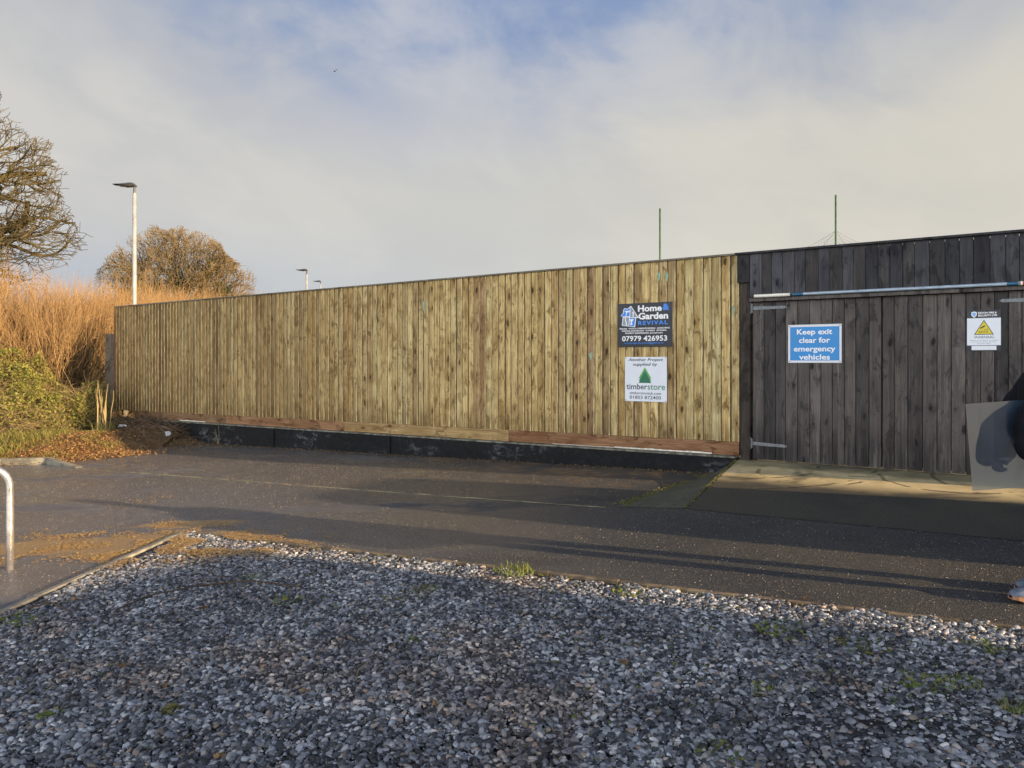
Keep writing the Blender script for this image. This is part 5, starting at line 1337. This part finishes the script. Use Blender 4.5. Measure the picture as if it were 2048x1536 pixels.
# n = -(light-normal): +y in this frame points to the camera side
def sec(x, zt, w0, w1, zb=.32):
    # ring across the body at x: centre of the roof is set back from the camera side
    return [(x, -w0, zb), (x, -w0, zb + .45), (x, -w0 * .98, .95), (x, -w0 * .93, zt - .12), (x, -w0 * .80, zt), (x, w1 * .55, zt), (x, w1 * .72, zt - .1), (x, w1 * .97, .95), (x, w1, zb + .45), (x, w1, zb)]
secs_ = [sec(0, 1.80, 1.06, 1.06), sec(-.08, 1.90, 1.08, 1.08), sec(-2.6, 1.92, 1.08, 1.08), sec(-3.3, 1.75, 1.08, 1.08), sec(-3.9, 1.08, 1.06, 1.06), sec(-4.6, .95, 1.0, 1.0), sec(-4.75, .7, .95, .95)]
mb = MB(); vs = [p for s_ in secs_ for p in s_]; n_ = 10
mb.raw(vs, [(i * n_ + k, (i + 1) * n_ + k, (i + 1) * n_ + (k + 1) % n_, i * n_ + (k + 1) % n_) for i in range(len(secs_) - 1) for k in range(n_)] + [tuple(range(n_)), tuple(reversed(range((len(secs_) - 1) * n_, len(secs_) * n_)))])
mb.build('body', M['van_paint'], van, bevel=.02)
for y_ in (-1, 1):
    for x_ in (-.85, -3.75):
        mb = MB(); mb.tube([(x_, y_ * .85, .31), (x_, y_ * 1.075, .31)], .31, 24); w_ = mb.build('wheel', M['rubber'], van); mb = MB(); mb.tube([(x_, y_ * 1.05, .31), (x_, y_ * 1.085, .31)], .19, 16); mb.build('rim', M['galv'], w_)
    mb = MB(); mb.box(.001, .03, y_ * .85 - .08, y_ * .85 + .08, .8, 1.1); mb.build('tail_light', M['red'], van)
mb = MB(); mb.box(.001, .012, -.75, -.06, 1.15, 1.6); mb.build('rear_window', M['glass'], van)
mb = MB(); mb.box(.001, .012, .06, .75, 1.15, 1.6); mb.build('rear_window', M['glass'], van)
mb = MB(); mb.box(.0, .10, -1.0, 1.0, .36, .56); mb.build('bumper', M['rubber'], van)
def brickmat():
    N = NT('red brick'); c = N.co(); X, Y, Z = N.xyz(c); b = N.t.nodes.new('ShaderNodeTexBrick'); N.L.new(N.comb(N.math('ADD', X, Y), Z, 0.), b.inputs['Vector']); b.inputs['Scale'].default_value = 1.; b.inputs['Brick Width'].default_value = .225; b.inputs['Row Height'].default_value = .075; b.inputs['Mortar Size'].default_value = .006
    b.inputs['Color1'].default_value = (.28, .10, .06, 1); b.inputs['Color2'].default_value = (.20, .08, .05, 1); b.inputs['Mortar'].default_value = (.3, .28, .25, 1)
    return N.out(b.outputs[0], .85)
M['brick'] = brickmat()
o1 = PS(4.62, -6.6); gb = gz(10)
bld = empty('caster_building', (o1.x, o1.y, gb), rotps, label='unseen low brick building added right of the gravel to cast shade', cat='building')
# +y is towards smaller p
HB = 2.33 + gz(-3) - gb + .12
mb = MB(); mb.box(-6, 0, .12, 13.5, -.6, HB - .16); mb.build('wall', M['brick'], bld)
mb = MB(); mb.box(-6.15, .12, 0, 13.6, HB - .158, HB); mb.build('roof', M['edging_pale'], bld, bevel=.01)
for y_ in (1.6, 5.2, 9.):
    mb = MB(); mb.box(.002, .05, y_, y_ + 1.4, .7, 1.75); f_ = mb.build('window', M['white_border'], bld); mb = MB(); mb.box(.051, .056, y_ + .08, y_ + 1.32, .78, 1.67); mb.build('pane', M['glass'], f_)

# ------------------------------------------------------------------ light, sky, camera
wd = bpy.data.worlds.new('World'); S.world = wd; wd.use_nodes = True
N = NT('', world=wd)
sky = N.t.nodes.new('ShaderNodeTexSky'); sky.sky_type = 'NISHITA'; sky.sun_disc = False; sky.sun_elevation = EL; sky.sun_rotation = math.atan2(-SD.x, -SD.y); sky.air_density = 1.2; sky.dust_density = 1.5
d = N.co('Generated'); X, Y, Z = N.xyz(d)
skyc = N.vmul(sky.outputs[0], (.10, .10, .10))
el = N.math('ARCTANGENT', N.math('DIVIDE', Z, N.math('SQRT', N.math('ADD', N.math('MULTIPLY', X, X), N.math('MULTIPLY', Y, Y)))))   # radians
# cloud deck seen in plan: stretched towards the horizon
zc = N.math('ADD', N.math('MAXIMUM', Z, 0.), .16)
pv = N.comb(N.math('DIVIDE', X, zc), N.math('DIVIDE', Y, zc), 0.)
n1 = N.noise(pv, .9, 7, .55, .5); n2 = N.noise(pv, 2.6, 6, .6, .4)
az = N.math('ARCTAN2', X, Y)
low = N.ramp(N.ss(az, -.62, .62), [(0, (.51, .555, .62)), (.45, (.62, .63, .615)), (1, (.78, .735, .63))])
mid = N.ramp(N.ss(az, -.62, .62), [(0, (.64, .63, .605)), (.5, (.65, .64, .60)), (1, (.67, .64, .57))])
top = N.ramp(N.ss(az, -.62, .62), [(0, (.53, .54, .56)), (.3, (.50, .53, .61)), (.7, (.50, .53, .60)), (1, (.44, .47, .53))])
wv = N.comb(N.math('ADD', N.math('MULTIPLY', az, 3.4), N.math('MULTIPLY', el, 1.6)), N.math('MULTIPLY', el, 5.), .7)
n3 = N.noise(wv, 1.1, 7, .55, .5); n4 = N.noise(wv, 3.2, 6, .55, .3)
c = N.mix(N.ss(el, .06, .2), low, mid); c = N.mix(N.ss(N.math('ADD', el, N.math('MULTIPLY', N.math('SUBTRACT', n3, .5), .25)), .24, .40), c, top)
c = N.mix(N.ss(n3, .38, .62, 0., .5), c, N.mix(1., c, (.86, .88, .92), 'MULTIPLY'))
c = N.mix(N.ss(n4, .50, .72, 0., .32), c, N.mix(1., c, (1.10, 1.09, 1.07), 'MULTIPLY'))
blue = N.mix(.78, skyc, (.19, .31, .60))
eb = N.math('ADD', el, N.math('MULTIPLY', N.math('SUBTRACT', N.math('ADD', N.math('MULTIPLY', n3, .6), N.math('MULTIPLY', n4, .4)), .5), .55))
azw = N.math('MULTIPLY', N.ss(az, -.60, -.28), N.ss(az, .75, .05, .55, 1.))
hole = N.math('MULTIPLY', N.math('MULTIPLY', N.ss(el, .28, .41), N.ss(eb, .33, .49)), azw)
c = N.mix(N.math('MULTIPLY', hole, .8), c, blue)
dt = N.t.nodes.new('ShaderNodeVectorMath'); dt.operation = 'DOT_PRODUCT'; N.L.new(d, dt.inputs[0]); dt.inputs[1].default_value = (-.05, -.97, .22)
glow = N.ss(dt.outputs['Value'], .05, .8, 1., 5.4)  # sky behind the camera brightened as added fill for the fence
lowband = N.ss(el, .8, .35)
glow = N.math('ADD', 1., N.math('MULTIPLY', N.math('SUBTRACT', glow, 1.), lowband))
c = N.mix(N.ss(el, .47, .85), c, (.10, .14, .25))  # zenith darkened to deepen shade on the ground
vm = N.t.nodes.new('ShaderNodeVectorMath'); vm.operation = 'SCALE'; N.L.new(c, vm.inputs[0]); N.L.new(glow, vm.inputs['Scale'])
bg = N.t.nodes.new('ShaderNodeBackground'); N.L.new(vm.outputs[0], bg.inputs[0]); bg.inputs[1].default_value = 1.0
bs = N.t.nodes.new('ShaderNodeBackground'); N.L.new(sky.outputs[0], bs.inputs[0]); bs.inputs[1].default_value = .05
ad = N.t.nodes.new('ShaderNodeAddShader'); 
wo = N.t.nodes.new('ShaderNodeOutputWorld'); N.L.new(bg.outputs[0], wo.inputs[0])

sl = bpy.data.lights.new('Sun', 'SUN'); sl.energy = 12.0; sl.angle = math.radians(.55); sl.color = (1, .71, .41)
so = bpy.data.objects.new('Sun', sl); COL.objects.link(so); so.location = (8, -6, 6)
so.rotation_euler = Vector((SD.x * math.cos(EL), SD.y * math.cos(EL), -math.sin(EL))).to_track_quat('-Z', 'Y').to_euler()

cam = bpy.data.cameras.new('Camera'); cam.sensor_width = 36; cam.lens = FPX / 2048 * 36; cam.shift_y = -46 / 2048; cam.clip_end = 2000; cam.clip_start = .05
co = bpy.data.objects.new('Camera', cam); COL.objects.link(co); co.location = (0, 0, EZ); co.rotation_euler = (PI / 2, 0, 0); S.camera = co
S.view_settings.view_transform = 'Standard'; S.view_settings.look = 'None'; S.view_settings.exposure = 0; S.view_settings.gamma = 1
S.cycles.max_bounces = 8
